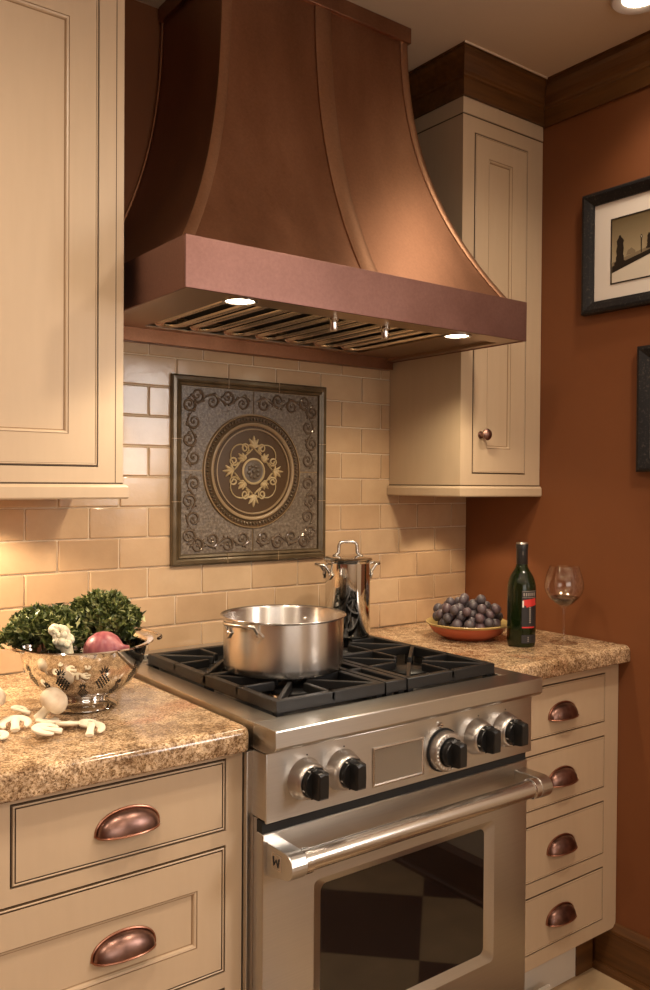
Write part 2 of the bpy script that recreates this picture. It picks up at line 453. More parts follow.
# ------------------------------------------------------------------ cabinets
def groove_face(b, x0, x1, z0, z1, y, panel=None, double=True):
    """a drawer front or door in its opening: dark gap, edge bead, glazed groove, flat field, optional recessed panel (l, r, b, t)"""
    st = [(0, .014, 'glaze'), (0, -.0005, 'glaze'), (.0022, -.0005, 'glaze'), (.0022, -.0012, 'paint'), (.0036, -.0020, 'paint'), (.0050, -.0012, 'paint')]
    if double: st += [(.0050, .0012, 'glaze'), (.0072, .0012, 'glaze'), (.0072, -.0012, 'glaze'), (.012, -.0012, 'paint')]
    else: st += [(.0050, .0004, 'soft_glaze'), (.0058, .0004, 'soft_glaze'), (.0058, -.0012, 'soft_glaze'), (.010, -.0012, 'paint')]
    if panel:
        l, r, bo, t = panel
        def I(k): return (l + k, r + k, bo + k, t + k)
        st += [(I(-.0075), -.0012, 'paint'), (I(-.0072), .0004, 'soft_glaze'), (I(-.0062), .0004, 'soft_glaze'), (I(-.0060), -.0006, 'soft_glaze'), (I(-.0025), .0006, 'paint'), (I(-.0008), .0040, 'paint'), (I(0), .0052, 'soft_glaze'), (I(.0012), .0052, 'soft_glaze')]
    return b.rects(x0, x1, z0, z1, y, st, 'paint')
def face_frame(b, x0, x1, z0, z1, holes, y, t=.018):
    """front frame: a slab pierced by rectangular openings, built from its bars"""
    xs = sorted({x0, x1, *[h[0] for h in holes], *[h[1] for h in holes]}); zs = sorted({z0, z1, *[h[2] for h in holes], *[h[3] for h in holes]})
    for i in range(len(xs) - 1):
        for j in range(len(zs) - 1):
            mx, mz = (xs[i] + xs[i + 1]) / 2, (zs[j] + zs[j + 1]) / 2
            if any(h[0] < mx < h[1] and h[2] < mz < h[3] for h in holes): continue
            vs = [b.v((xs[i], y, zs[j])), b.v((xs[i + 1], y, zs[j])), b.v((xs[i + 1], y, zs[j + 1])), b.v((xs[i], y, zs[j + 1]))]
            b.face(vs)
    for hx0, hx1, hz0, hz1 in holes:
        a = [(hx0, hz0), (hx1, hz0), (hx1, hz1), (hx0, hz1)]
        for i in range(4):
            p, q = a[i], a[(i + 1) % 4]
            b.face([b.v((p[0], y, p[1])), b.v((q[0], y, q[1])), b.v((q[0], y + t, q[1])), b.v((p[0], y + t, p[1]))])
    return b
def cup_pull(parent, cx, cz, y, w=.108, h=.036, d=.026):
    b = MB('bronze'); nu, nv = 22, 8
    for k, s_ in ((0, 1.), (1, .93)):
        rings = []
        for j in range(nv + 1):
            v_ = PI / 2 * j / nv
            rings.append([(cx + w / 2 * s_ * math.cos(PI * i / nu) * (.999), y - .001 - d * s_ * (math.sin(PI * i / nu) ** .8) * math.sin(v_), cz + h * s_ * (math.sin(PI * i / nu) ** .8) * math.cos(v_)) for i in range(nu + 1)])
        b.loft(rings, closed=False, smooth=True)
    o = b.build('drawer_pull', parent, recalc=False)
    e = MB('bronze_edge')
    e.tube([(cx + (w / 2 + .002) * math.cos(PI * i / nu), y - .001, cz + (h + .002) * math.sin(PI * i / nu) ** .8) for i in range(nu + 1)], .0022, 8)
    e.tube([(cx + w / 2 * math.cos(PI * i / nu), y - .001 - d * math.sin(PI * i / nu) ** .8, cz) for i in range(nu + 1)], .0019, 8)
    e.build('pull_rim', o)
    return o
def drawer(parent, x0, x1, z0, z1, y, pulls, panel=None, double=True):
    b = MB('paint', 'glaze'); groove_face(b, x0 + .0016, x1 - .0016, z0 + .0016, z1 - .0016, y, panel, double)
    o = b.build('drawer', parent, recalc=False)
    for px, pz in pulls: cup_pull(o, px, pz, y + (.0052 if panel else -.0012))
    return o

# left base cabinet
LY = -.645
t = thing('base_cabinet', 'cream base cabinet with a shallow drawer over a deep panelled drawer, left of the range', 'cabinet', (-1.68, -.33, 0), 'cream base cabinets')
holes = [(-1.664, -1.285, .730, .860), (-2.08, -1.700, .730, .860), (-2.08, -1.285, .475, .704), (-2.08, -1.285, .17, .447)]
b = MB('paint', 'glaze'); face_frame(b, -2.115, -1.251, .10, .871, holes, LY)
b.box(-2.115, -2.097, LY + .001, -.005, .10, .871); b.box(-1.269, -1.251, LY + .001, -.005, .10, .871); b.box(-2.09, -1.27, LY + .02, -.005, .10, .118)
b.use('gap').box(-2.09, -1.27, LY + .02, LY + .022, .12, .868)
b.use('walnut').box(-2.115, -1.251, LY + .07, LY + .085, .001, .10)
b.build('cabinet_body', t)
drawer(t, *holes[0], LY, [(-1.473, .777)])
drawer(t, *holes[1], LY, [(-1.89, .777)])
drawer(t, *holes[2], LY, [(-1.476, .571), (-1.89, .571)], (.063, .063, .067, .072), True)
drawer(t, *holes[3], LY, [(-1.476, .30), (-1.89, .30)], (.063, .063, .067, .072), True)

# right base cabinet: four equal drawers, shaped foot corner, white and wood toe kicks
RY = -.578
t = thing('base_cabinet', 'narrow cream base cabinet of four stacked drawers, right of the range', 'cabinet', (-.26, -.3, 0), 'cream base cabinets')
rh = [(-.468, -.062, a, c) for a, c in ((.712, .846), (.534, .676), (.353, .498), (.172, .318))]
b = MB('paint', 'glaze'); face_frame(b, -.5175, -.020, .134, .871, rh, RY)
co = [(-.020, .134 + .0)] 
# right stile with its rounded lower corner
st = [(-.020, .871), (-.020, .134)] + [(x, z) for x, z in arc(-.020, .152, .018, 270, 360, 6)] + [(-.002, .871)]
b.prism(st[:2] + st[3:], 'xz', RY, RY + .018)
b.box(-.5175, -.5, RY + .001, -.005, .134, .871); b.box(-.02, -.003, RY + .019, -.005, .134, .871); b.box(-.51, -.02, RY + .02, -.005, .134, .15)
b.use('gap').box(-.5, -.02, RY + .02, RY + .022, .155, .868)
b.build('cabinet_body', t)
for h_, pz in zip(rh, (.756, .587, .411, .231)): drawer(t, *h_, RY, [(-.247, pz)], None, False)
k = MB('white_board'); k.box(-.5175, -.0975, -.518, -.505, .001, .133); k.box(-.40, -.25, -.545, -.519, .001, .012); k.box(-.33, -.25, -.553, -.5455, .001, .045)
k.build('toe_kick', t)
MB('walnut').box(-.097, -.0245, -.521, -.505, .001, .1335).build('toe_kick', t)['label'] = 'dark wood end of the toe kick'

# worktops
def worktop(name, x0, x1, y0, label, rl, rr, bumpf=.0):
    T0, T1 = .8725, .917; rad = .016
    def outline(i):
        pts = [(x0 + i * (1 if rl else 0), -.001)]
        c = .022
        pts += arc(x0 + c, y0 + c, c - i, 180, 270, 5) if rl else [(x0, y0 + i)]
        pts += arc(x1 - c, y0 + c, c - i, 270, 360, 5) if rr else [(x1, y0 + i)]
        pts += [(x1 - i * (1 if rr else 0), -.001)]
        return pts
    rings = []
    for a in (0, 30, 60, 90):
        i = .005 * (1 - math.sin(math.radians(a))); z = T0 + .005 * (1 - math.cos(math.radians(a))); rings.append([(p[0], p[1], z) for p in outline(i)])
    for a in (0, 18, 36, 54, 72, 90):
        i = rad * (1 - math.cos(math.radians(a))); z = T1 - rad + rad * math.sin(math.radians(a)); rings.append([(p[0], p[1], z) for p in outline(i)])
    b = MB('granite'); b.loft(rings, True, True, True, True)
    o = b.build(name, sharp=50)
    return tag(o, label, 'worktop', 'granite worktops')
worktop('granite_worktop', -2.2, -1.2445, -.672, 'speckled granite worktop carrying the colander and the mushrooms', False, True)
worktop('granite_worktop', -.5180, -.001, -.613, 'short speckled granite worktop carrying the wine bottle and the grapes', False, False)

# upper cabinets
def upper(x0, x1, y, doors, label, knob, side_groove):
    t = thing('wall_cabinet', label, 'cabinet', ((x0 + x1) / 2, y / 2, 1.316), 'cream wall cabinets')
    b = MB('paint', 'glaze')
    hs = [(d[0], d[1], 1.383, 2.334) for d in doors]
    face_frame(b, x0, x1, 1.351, 2.375, hs, y)
    b.box(x0, x0 + .018, y + .0005, -.003, 1.351, 2.375); b.box(x1 - .018, x1, y + .0005, -.003, 1.351, 2.375)
    b.box(x0 + .018, x1 - .018, y + .02, -.003, 1.351, 1.365)
    b.use('gap').box(x0 + .02, x1 - .02, y + .02, y + .022, 1.37, 2.34)
    # glazed line under the fascia and above the light rail
    b.use('glaze').box(x0 - .0008, x1 - .0005, y - .0008, -.003, 2.3745, 2.3775); b.box(x0 - .0008, x1 - .0005, y - .0008, -.003, 1.3485, 1.3515)
    b.use('paint').box(x0 - .002, x1 - .0005, y - .002, -.003, 2.378, 2.4215 if x1 > -.1 else CZ - .001, .0015)
    if side_groove: b.use('glaze').box(x1 - .0175, x1 - .0160, y - .0004, y + .002, 1.3515, 2.374)
    b.build('cabinet_body', t)
    r = MB('paint')
    pr_ = [(0, 1.318), (.007, 1.318), (.009, 1.3215), (.009, 1.342), (.006, 1.346), (.004, 1.348), (0, 1.348)]
    e = -.0005
    rings = [[(px, py, z) for (px, py, z) in [((x0 - o_), -.003, z) for o_, z in pr_]], [(x0 - o_, y - o_, z) for o_, z in pr_]]
    if x1 > -.1: rings += [[(x1 - .0005, y - o_, z) for o_, z in pr_]]
    else: rings += [[(x1 + o_, y - o_, z) for o_, z in pr_], [(x1 + o_, -.003, z) for o_, z in pr_]]
    r.loft(rings, True, False, True, True)
    r.box(x0 + .001, x1 - .001, y + .001, -.004, 1.3185, 1.3475)
    r.build('light_rail', t)
    for (d0, d1, pl) in doors:
        b = MB('paint', 'glaze'); groove_face(b, d0 + .0016, d1 - .0016, 1.3846, 2.3324, y, pl, False)
        dr = b.build('door', t, recalc=False)
        if knob:
            k = MB('bronze'); Mx = Matrix.Translation((knob[0], y - .001, knob[1])) @ Matrix.Rotation(PI / 2, 4, 'X')
            k.lathe([(.0, 0), (.010, 0), (.010, .003), (.006, .005), (.0055, .014), (.010, .018), (.0155, .023), (.0165, .028), (.013, .033), (.006, .0355), (0, .036)], M4=Mx, seg=24)
            k.build('knob', dr)
    return t
upper(-.340, -.0015, -.299, [(-.294, -.068, (.064, .074, .078, .068))], 'narrow cream wall cabinet with a round knob, in the corner right of the hood', (-.262, 1.493), False)
upper(-1.965, -1.332, -.300, [(-1.912, -1.3855, (.068, .068, .071, .068))], 'large cream wall cabinet left of the hood, cut off by the photo edge', None, True)

# ------------------------------------------------------------------ range hood
HX = -.829
t = thing('range_hood', 'flared aged copper range hood with a rosy copper band over the range', 'range hood', (HX, -.2, 1.717))
def hood(z):
    h = max(0, 1 - (z - 1.8164) / .761)
    return .272 + .198 * h ** 2.67, -(.301 + .191 * h ** 2.52)
ZS = [1.812 + (2.50 - 1.812) * (i / 26) ** 1.15 for i in range(27)]
b = MB('copper'); rings = []
for z in ZS:
    a, y = hood(z); rings.append([(HX - a, -.002, z), (HX - a, y, z), (HX + a, y, z), (HX + a, -.002, z)])
b.loft(rings, False, True); b.build('hood_body', t, sharp=40)
def strap(u0, u1, name, th=.0035, cu=None):
    s = MB('copper_strap'); rings = []
    for z in ZS:
        a, y = hood(z); xa = HX + (u0 if cu else (a * u0[0] + u0[1])); xb = HX + (u1 if cu else (a * u1[0] + u1[1]))
        xm = (xb - xa); rings.append([(xa, y + .002, z), (xa, y - th * .6, z), (xa + xm * .12, y - th, z), (xa + xm * .5, y - th * 1.06, z), (xb - xm * .12, y - th, z), (xb, y - th * .6, z), (xb, y + .002, z)])
    s.loft(rings, True, True, True, True); return s.build(name, t, sharp=40)
strap(-.022, .026, 'seam_strap', .0050, True)
strap((-1, -.003), (-1, .022), 'corner_strap'); strap((1, -.022), (1, .003), 'corner_strap')
for sg in (-1, 1):                                # back edges rolled against the wall
    s = MB('copper'); s.tube([(HX + sg * (hood(z)[0] + .001), -.005, z) for z in ZS], .004, 8); s.build('edge_bead', t)
b = MB('copper'); a, y = hood(2.5)
b.box(HX - a - .010, HX + a + .010, y - .010, -.002, 2.494, CZ - .001, .002)
b.build('hood_cap', t)
# band: an open box with a rolled lower lip
BX0, BX1, BY, BZ0, BZ1 = HX - .483, HX + .483, -.533, 1.717, 1.8165
b = MB('copper_band')
for q in ((BX0, BX1, BY, BY + .006, BZ0, BZ1), (BX0, BX0 + .006, BY + .006, -.002, BZ0, BZ1), (BX1 - .006, BX1, BY + .006, -.002, BZ0, BZ1)): b.box(*q, .0012)
b.box(BX0 + .003, BX1 - .003, BY + .003, -.003, BZ1 - .006, BZ1 - .001)
b.build('hood_band', t)
u = MB('underside')
FX0, FX1, FY0, FY1 = HX - .345, HX + .315, -.452, -.060
UZ = BZ0 + .010
u.box(BX0 + .006, BX1 - .006, BY + .006, FY0 - .01, BZ0 + .002, BZ0 + .005)                       # front lip with the lamps
u.box(BX0 + .006, BX1 - .006, FY0 - .0105, FY0 - .0085, BZ0 + .002, UZ)
for q in ((BX0 + .006, BX0 + .030), (BX1 - .030, BX1 - .006)): u.box(q[0], q[1], FY0 - .0085, -.003, BZ0 + .002, BZ0 + .005)
u.box(BX0 + .029, BX0 + .031, FY0 - .0085, -.03, BZ0 + .002, UZ); u.box(BX1 - .031, BX1 - .029, FY0 - .0085, -.03, BZ0 + .002, UZ)
u.box(BX0 + .031, FX0, FY0, FY1, UZ, UZ + .003); u.box(FX1, BX1 - .031, FY0, FY1, UZ, UZ + .003); u.box(BX0 + .031, BX1 - .031, FY1, -.03, UZ, UZ + .003)
u.use('copper').box(BX0 + .006, BX1 - .006, -.030, -.0025, BZ0 - .022, UZ + .003, .001)
u.build('hood_underside', t)
f = MB('gap'); f.box(FX0, FX1, FY0, FY1, UZ + .03, UZ + .032)
f.use('filter')
n = 7; wd = (FX1 - FX0) / n
for i in range(n):
    x = FX0 + wd * (i + .5)
    # long looped baffle: a rounded steel ring around a shallower tongue
    pts = [(x + wd * .30 * math.cos(math.radians(a)), FY1 - .05 + .035 * math.sin(math.radians(a)), UZ + .006) for a in range(180, -1, -20)]
    pts = [(x - wd * .30, FY0 + .012, UZ + .006)] + pts + [(x + wd * .30, FY0 + .012, UZ + .006)]
    f.tube(pts, wd * .115, 8, flat=.5, up=(0, 0, 1))
    f.tube([(x, FY0 + .012, UZ + .018), (x, FY1 - .06, UZ + .018)], wd * .14, 8, flat=.4, up=(0, 0, 1))
f.build('baffle_filter', t)
for x, y in ((-1.165, -.486), (-.538, -.476)):
    l = MB('satin'); l.lathe([(.036, BZ0 + .004), (.036, BZ0 - .001), (.030, BZ0 - .0015), (.029, BZ0 + .002)], (x, y, 0), 28); l.use('hood_lamp').lathe([(.029, BZ0 + .001), (0.0001, BZ0 + .001)], (x, y, 0), 28)
    l.build('hood_light', t)
for x, y in ((-.906, -.457), (-.747, -.447)):
    l = MB('polished'); l.lathe([(.0001, BZ0 - .026), (.008, BZ0 - .026), (.009, BZ0 - .024), (.009, BZ0 - .004), (.012, BZ0 - .003), (.012, BZ0 + .003)], (x, y, 0), 18); l.build('control_knob', t)

# ------------------------------------------------------------------ medallion mosaic
MX, MZ = -.831, 1.384
t = thing('tile_medallion', 'square relief tile medallion with a round rosette centre set above the range', 'tile medallion', (MX, 0, MZ))
f = MB('olive_glaze'); f.frame_mitre(-1.0745, -.5872, 1.1405, 1.6275, [(0, 0), (0, .010), (.004, .013), (.012, .0135), (.016, .011), (.020, .0145), (.026, .012), (.027, .008), (.027, 0)])
f.use('tan_glaze')
for s_ in (-1, 1):                                # mitred joints and straight joints of the border pieces
    for q in (-.08, .08):
        f.box(MX + q - .0008, MX + q + .0008, -.0141, -.006, MZ + s_ * .230 - .013, MZ + s_ * .230 + .013)
        f.box(MX + s_ * .230 - .013, MX + s_ * .230 + .013, -.0141, -.006, MZ + q - .0008, MZ + q + .0008)
f.build('border', t)
g_ = MB('tan_glaze'); g_.box(-1.048, -.614, -.004, -.001, 1.167, 1.601); g_.build('bed', t)
RC = .155
for sx in (-1, 1):
    for sz in (-1, 1):
        # corner tile: square with a quarter circle taken out
        o_ = .0018; L = .2145
        poly = [(MX + sx * o_, MZ + sz * L), (MX + sx * L, MZ + sz * L), (MX + sx * L, MZ + sz * o_)]
        poly += [(MX + sx * RC * math.cos(q), MZ + sz * RC * math.sin(q)) for q in [math.radians(.8 + 88.4 * i / 14) for i in range(15)]]
        p = MB('stone_glaze'); p.prism(poly, 'xz', -.0075, -.003, .0)
        # raised scrollwork along the two outer sides
        p.use('relief')
        def spiral(cx, cz, r, a0, turns, sgn, n=22, y=-.0085):
            return [(cx + r * (1 - .82 * i / n) * math.cos(a0 + sgn * turns * 2 * PI * i / n), y, cz + r * (1 - .82 * i / n) * math.sin(a0 + sgn * turns * 2 * PI * i / n)) for i in range(n + 1)]
        for along in (0, 1):
            def Q(pts): return [(MX + sx * (pz if along else px), py, MZ + sz * (px if along else pz)) for px, py, pz in pts]
            wave = [(.010 + .185 * i / 40, -.0085, .187 + .011 * math.sin(i / 40 * 4 * PI)) for i in range(41)]
            p.tube(Q(wave), [.0022 + .001 * math.sin(i * .8) for i in range(41)], 7)
            for c_, sg in ((.034, 1), (.080, -1), (.126, 1), (.170, -1)):
                zc = .187 - sg * .007
                p.tube(Q(spiral(c_, zc, .0195, PI / 2 * sg, 1.35, sg)), [.0037 - .0020 * i / 22 for i in range(23)], 7)
                for j in range(4):
                    a_ = j * PI / 2 + .5
                    p.ball((0, 0, 0), (.0058, .0028, .003), Matrix.Translation(Q([(c_ + .024 * math.cos(a_) * .8, -.0085, .187 + .015 * math.sin(a_))])[0]) @ Matrix.Rotation(-a_, 4, 'Y'), 8, 5)
                p.ball(Q([(c_, -.009, zc)])[0], (.0035, .002, .0035), None, 8, 5)
        p.build('corner_tile', t)
Ry = Matrix.Rotation(PI / 2, 4, 'X')
def disc(): return Matrix.Translation((MX, 0, MZ)) @ Ry
r = MB('olive_glaze')
prof = [(.152, .003), (.152, .0115), (.149, .0125), (.147, .010), (.134, .009), (.131, .0125), (.128, .0135), (.124, .0125), (.122, .010), (.117, .010), (.1155, .0125), (.112, .0125), (.111, .009)]
r.lathe(prof, M4=disc(), seg=96, mats=['tan_glaze', 'tan_glaze', 'brown_glaze', 'brown_glaze', 'olive_glaze', 'tan_glaze', 'tan_glaze', 'tan_glaze', 'brown_glaze', 'olive_glaze', 'tan_glaze', 'tan_glaze'])
r.use('olive_glaze')
for i in range(88):
    a_ = 2 * PI * i / 88
    r.ball((0, 0, 0), (.0052, .0042, .0034), Matrix.Translation((MX + .1405 * math.cos(a_), -.010, MZ + .1405 * math.sin(a_))) @ Matrix.Rotation(-a_, 4, 'Y'), 8, 5)
r.use('brown_glaze')
for i in range(120):
    a_ = 2 * PI * i / 120
    r.ball((MX + .1195 * math.cos(a_), -.0105, MZ + .1195 * math.sin(a_)), .0019, None, 6, 4)
r.build('beaded_ring', t)
c = MB('brown_glaze'); c.lathe([(.1112, .003), (.1112, .0085), (.0001, .0085)], M4=disc(), seg=64); c.build('medallion_ground', t)
s = MB('cream_relief')
for q in range(4):
    B_ = q * PI / 2
    def W(pts, y=-.0098): return [(MX + u_ * math.cos(B_) - v_ * math.sin(B_), y, MZ + u_ * math.sin(B_) + v_ * math.cos(B_)) for u_, v_ in pts]
    # leafy fan at the end of each axis
    for k_, (ln, an) in enumerate(((.034, 0), (.029, .45), (.029, -.45), (.020, 1.0), (.020, -1.0))):
        p0 = (.062, 0)
        pts = [(p0[0] + ln * tt * math.cos(an * (.6 + .6 * tt)), p0[1] + ln * tt * math.sin(an * (.6 + .6 * tt))) for tt in [i / 6 for i in range(7)]]
        s.tube(W(pts), [.0026, .0042, .0052, .0055, .0048, .0034, .0012], 8, flat=.6)
    # pair of scrolls springing from each fan
    for sg in (-1, 1):
        pts = [(.060, .004 * sg), (.052, .012 * sg), (.046, .020 * sg), (.040, .028 * sg), (.033, .034 * sg)]
        s.tube(W(pts), [.0022] * 5, 7, flat=.6)
        sp = [(.062 + .0145 * (1 - .75 * i / 18) * math.cos(PI * 1.1 + 1.5 * 2 * PI * i / 18), sg * (.027 + .0125 * (1 - .75 * i / 18) * math.sin(PI * 1.1 + 1.5 * 2 * PI * i / 18))) for i in range(19)]
        s.tube(W(sp), [.0030 - .0012 * i / 18 for i in range(19)], 7, flat=.6)
    # large loop between the axes, with a leaf inside
    lo = []
    for i in range(25):
        a_ = math.radians(-68 + 226 * i / 24)
        rr = .031
        cx = .056 * math.cos(PI / 4); lo.append((cx * 1.02 + rr * math.cos(a_), cx * 1.02 + rr * math.sin(a_)))
    s.tube(W(lo), [.0012 + .0012 * math.sin(PI * i / 24) for i in range(25)], 7, flat=.6)
    for an, ln in ((PI / 4, .026), (PI / 4 + .5, .021), (PI / 4 - .5, .021), (PI / 4 + 1.05, .014), (PI / 4 - 1.05, .014)):
        pts = [(.029 + .0 + ln * tt * math.cos(an), .029 + ln * tt * math.sin(an)) for tt in [i / 5 for i in range(6)]]
        s.tube(W(pts), [.002, .004, .005, .005, .0035, .001], 7, flat=.6)
s.build('scroll_ornament', t)
r = MB('cream_relief'); r.lathe([(.036, .008), (.036, .011), (.034, .0125), (.0315, .0125), (.030, .010)], M4=disc(), seg=48)
r.use('rosette').lathe([(.030, .010), (.026, .0095), (.018, .011), (.0001, .0115)], M4=disc(), seg=48)
for i in range(8):
    a_ = 2 * PI * i / 8 + .2
    r.ball((MX + .0155 * math.cos(a_), -.0115, MZ + .0155 * math.sin(a_)), (.0062, .0032, .0062), None, 10, 6)
r.ball((MX, -.012, MZ), (.006, .004, .006), None, 12, 8)
r.build('rosette', t)

# ------------------------------------------------------------------ range
RX0, RX1 = -1.2385, -.5215; RM = (RX0 + RX1) / 2; RW = RX1 - RX0
t = thing('gas_range', 'stainless steel gas range with black grates, five black knobs and a windowed oven door', 'range', (RM, -.36, 0))
b = MB('steel_side')
b.box(-1.2492, RX0 + .004, -.658, -.012, .06, .868, .001)
b.box(RX0 + .004, RX1 - .004, -.655, -.012, .06, .872, .002); b.box(RX0 + .004, RX1 - .004, -.6705, -.6555, .06, .7485, .001); b.box(RX0 + .001, RX1 - .001, -.6995, -.6555, .752, .872, .0015)
b.use('gap').box(RX0 + .008, RX1 - .008, -.6742, -.6706, .06, .748)
b.use('steel_side')
for x in (RX0 + .05, RX1 - .05):
    for y in (-.60, -.08): b.lathe([(.018, .06), (.018, .004), (.024, .003), (.024, .0005), (.0001, .0005)], (x, y, 0), 18)
b.build('body', t)
# top tray: raised side trims, black burner well, slotted rear vent
b = MB('steel_top')
GX0, GX1, GY0, GY1 = RM - .304, RM + .304, -.652, -.09
b.box(RX0, GX0, -.664, -.012, .874, .921, .002); b.box(GX1, RX1, -.664, -.012, .874, .921, .002)
b.box(GX0, GX1, -.668, GY0, .874, .919); b.box(GX0, GX1, GY1, -.012, .874, .921, .002)
b.build('cooktop_rim', t)
MB('pan').box(GX0, GX1, GY0, GY1, .880, .899).build('burner_well', t)
b = MB('steel'); b.box(RX0 + .002, RX1 - .002, -.058, -.012, .9215, .935, .0015); b.use('gap')
for i in range(46):
    x = RX0 + .02 + (RW - .04) * i / 45
    b.box(x - .004, x + .004, -.0586, -.057, .925, .931)
b.build('rear_vent', t)
# bullnose
b = MB('steel')
bn = [(-.664, .874), (-.664, .921), (-.7325, .921), (-.7343, .9203), (-.735, .9185), (-.735, .8905), (-.7335, .887), (-.727, .8815), (-.716, .8775), (-.700, .874)]
b.prism(bn, 'yz', RX0, RX1, .0009, 2); b.build('bullnose', t, sharp=35)
# control panel
b = MB('steel'); b.box(RX0 + .0005, RX1 - .0005, -.705, -.700, .749, .8735, .0012)
b.use('gap').box(RX0 + .002, RX1 - .002, -.690, -.672, .724, .7485)
b.use('black')
for x in (-1.136, -1.05, -.683, -.597): b.lathe([(.0001, 0), (.0016, 0), (.0016, .0008), (.0001, .0008)], M4=Matrix.Translation((x - .014, -.705, .857)) @ Ry, seg=8)
cp = b.build('control_panel', t)
b = MB('satin'); b.frame_mitre(-.993, -.858, .7635, .8405, [(0, .7045), (0, .7075), (.003, .7080), (.0055, .7065), (.0055, .7045)])
b.use('display').box(-.9875, -.8635, -.7062, -.7045, .769, .835)
b.build('display', t)
def knob(x, z, oven=False):
    R = .041 if oven else .036
    y0 = -.7052
    kb = MB('bezel')
    T = Matrix.Translation((x, y0, z)) @ Ry
    if oven:
        kb.use('gap').lathe([(R + .004, 0), (R + .004, .002), (R, .002)], M4=T, seg=40)
        kb.use('bezel').lathe([(R, 0), (R, .016), (R - .003, .020), (.030, .021), (.030, .019)], M4=T, seg=40)
        kb.use('black').lathe([(.0305, .0205), (.0305, .0212), (.026, .0213)], M4=T, seg=40)
    else:
        kb.lathe([(R + .003, 0), (R + .0015, .004), (R - .0015, .018), (R - .004, .0255), (R - .0062, .0275), (R - .008, .0275), (R - .009, .024)], M4=T, seg=40)
    o = kb.build('control_knob', t)
    k = MB('black')
    k.lathe([(.026, .020), (.0268, .024), (.0268, .036), (.0255, .038), (.0001, .038)], M4=T, seg=36)
    hw = .011
    pl = [(-hw, -.0235), (hw, -.0235), (hw + .001, 0), (hw, .0245), (0, .027), (-hw, .0245), (-hw - .001, 0)]
    rings = []
    for d_, sc_ in ((.036, 1.12), (.041, 1.02), (.054, .98), (.058, .93), (.060, .80)):
        rings.append([(x + p[0] * sc_, y0 - d_, z + p[1] * sc_) for p in pl])
    k.loft(rings, True, False, True, True)
    k.use('mark')
    for q in (120, 90, 60, 200) if not oven else ():
        aa = math.radians(q); k.box(-.0012, .0012, -.0004, .0004, -.003, .003, M4=Matrix.Translation((x + .0269 * math.cos(aa), y0 - .031, z + .0269 * math.sin(aa))) @ Matrix.Rotation(PI / 2 - aa, 4, 'Y') @ Matrix.Rotation(PI / 2, 4, 'X'))
    if oven:
        for i in range(18):
            aa = math.radians(100 + 14 * i); k.box(-.0018, .0018, -.0005, .0005, -.0022, .0022, M4=Matrix.Translation((x + .0345 * math.cos(aa), y0 - .0208, z + .0345 * math.sin(aa))) @ Matrix.Rotation(PI / 2 - aa, 4, 'Y'))
    k.build('grip', o)
for x in (-1.154, -1.068): knob(x, .814)
knob(-.803, .803, True)
for x in (-.702, -.614): knob(x, .814)
b = MB('polished'); b.lathe([(.006, 0), (.006, .004), (.0045, .006), (.0001, .006)], M4=Matrix.Translation((-.812, -.705, .856)) @ Ry, seg=16)
b.use('gap').box(-.815, -.809, -.7122, -.7105, .8555, .8565); b.build('screw', t)
# oven door
DY, DZ0, DZ1 = -.6945, .175, .7265
dx0, dx1 = RX0 + .0005, RX1 - .0005
wx0, wx1, wz0, wz1 = -1.124, -.630, .300, .614
def rrect(x0, x1, z0, z1, r, n=5):
    return arc(x1 - r, z1 - r, r, 0, 90, n) + arc(x0 + r, z1 - r, r, 90, 180, n) + arc(x0 + r, z0 + r, r, 180, 270, n) + arc(x1 - r, z0 + r, r, 270, 360, n)
b = MB('steel')
outer = rrect(dx0, dx1, DZ0, DZ1, .002); inner = rrect(wx0, wx1, wz0, wz1, .012); glass = rrect(wx0 + .022, wx1 - .024, wz0 + .02, wz1 - .016, .014)
def R3(pts, y): return [(p[0], y, p[1]) for p in pts]
b.loft([R3(outer, DY + .02), R3(outer, DY + .0015), R3(rrect(dx0 + .0015, dx1 - .0015, DZ0 + .0015, DZ1 - .0015, .002), DY), R3(inner, DY), R3(glass, DY + .009)], True, False)
b.face([b.v(p) for p in R3(outer, DY + .02)])
dr = b.build('oven_door', t)
g_ = MB('oven_glass'); g_.face([g_.v(p) for p in R3(glass, DY + .0088)])
bk = [g_.v(p) for p in R3(glass, DY + .013)]; g_.face(list(reversed(bk))); g_.build('door_window', dr)
# handle: two stadium brackets, a bar between them
HZ, HY = .688, -.752
def stadium(k=1., r=.0235):
    pts = [(DY + .001, HZ + r), (HY, HZ + r)] + [(HY + r * math.cos(math.radians(q)), HZ + r * math.sin(math.radians(q))) for q in range(105, 256, 15)] + [(HY, HZ - r), (DY + .001, HZ - r * 1.6)]
    return pts
for x0, x1 in ((-1.230, -1.196), (-.566, -.532)):
    b = MB('steel'); b.prism(stadium(), 'yz', x0, x1, .0015); h_ = b.build('handle_bracket', dr, sharp=35)
    if x0 < -1.2:
        e = MB('satin'); Ex = x0 - .0008
        e.box(Ex, x0 + .0005, -.741, -.713, HZ - .014, HZ + .014, .0006)
        e.use('satin').box(Ex - .0003, Ex + .0002, -.7385, -.7155, HZ - .0115, HZ + .0115)
        e.use('gap').tube([(Ex - .0006, yy, HZ + zz) for yy, zz in ((-.736, .008), (-.7335, -.007), (-.727, .004), (-.7205, -.007), (-.718, .008))], .0013, 6)
        e.build('emblem', h_)
b = MB('satin')
T = Matrix.Translation((-1.196, HY, HZ)) @ Matrix.Rotation(PI / 2, 4, 'Y')
ln = -.566 + 1.196
b.lathe([(.0001, -.001), (.0222, -.001), (.0222, .016), (.0212, .017), (.0192, .0175), (.0192, ln - .0175), (.0212, ln - .017), (.0222, ln - .016), (.0222, ln + .001), (.0001, ln + .001)], M4=T, seg=36)
b.build('handle_bar', dr, sharp=40)
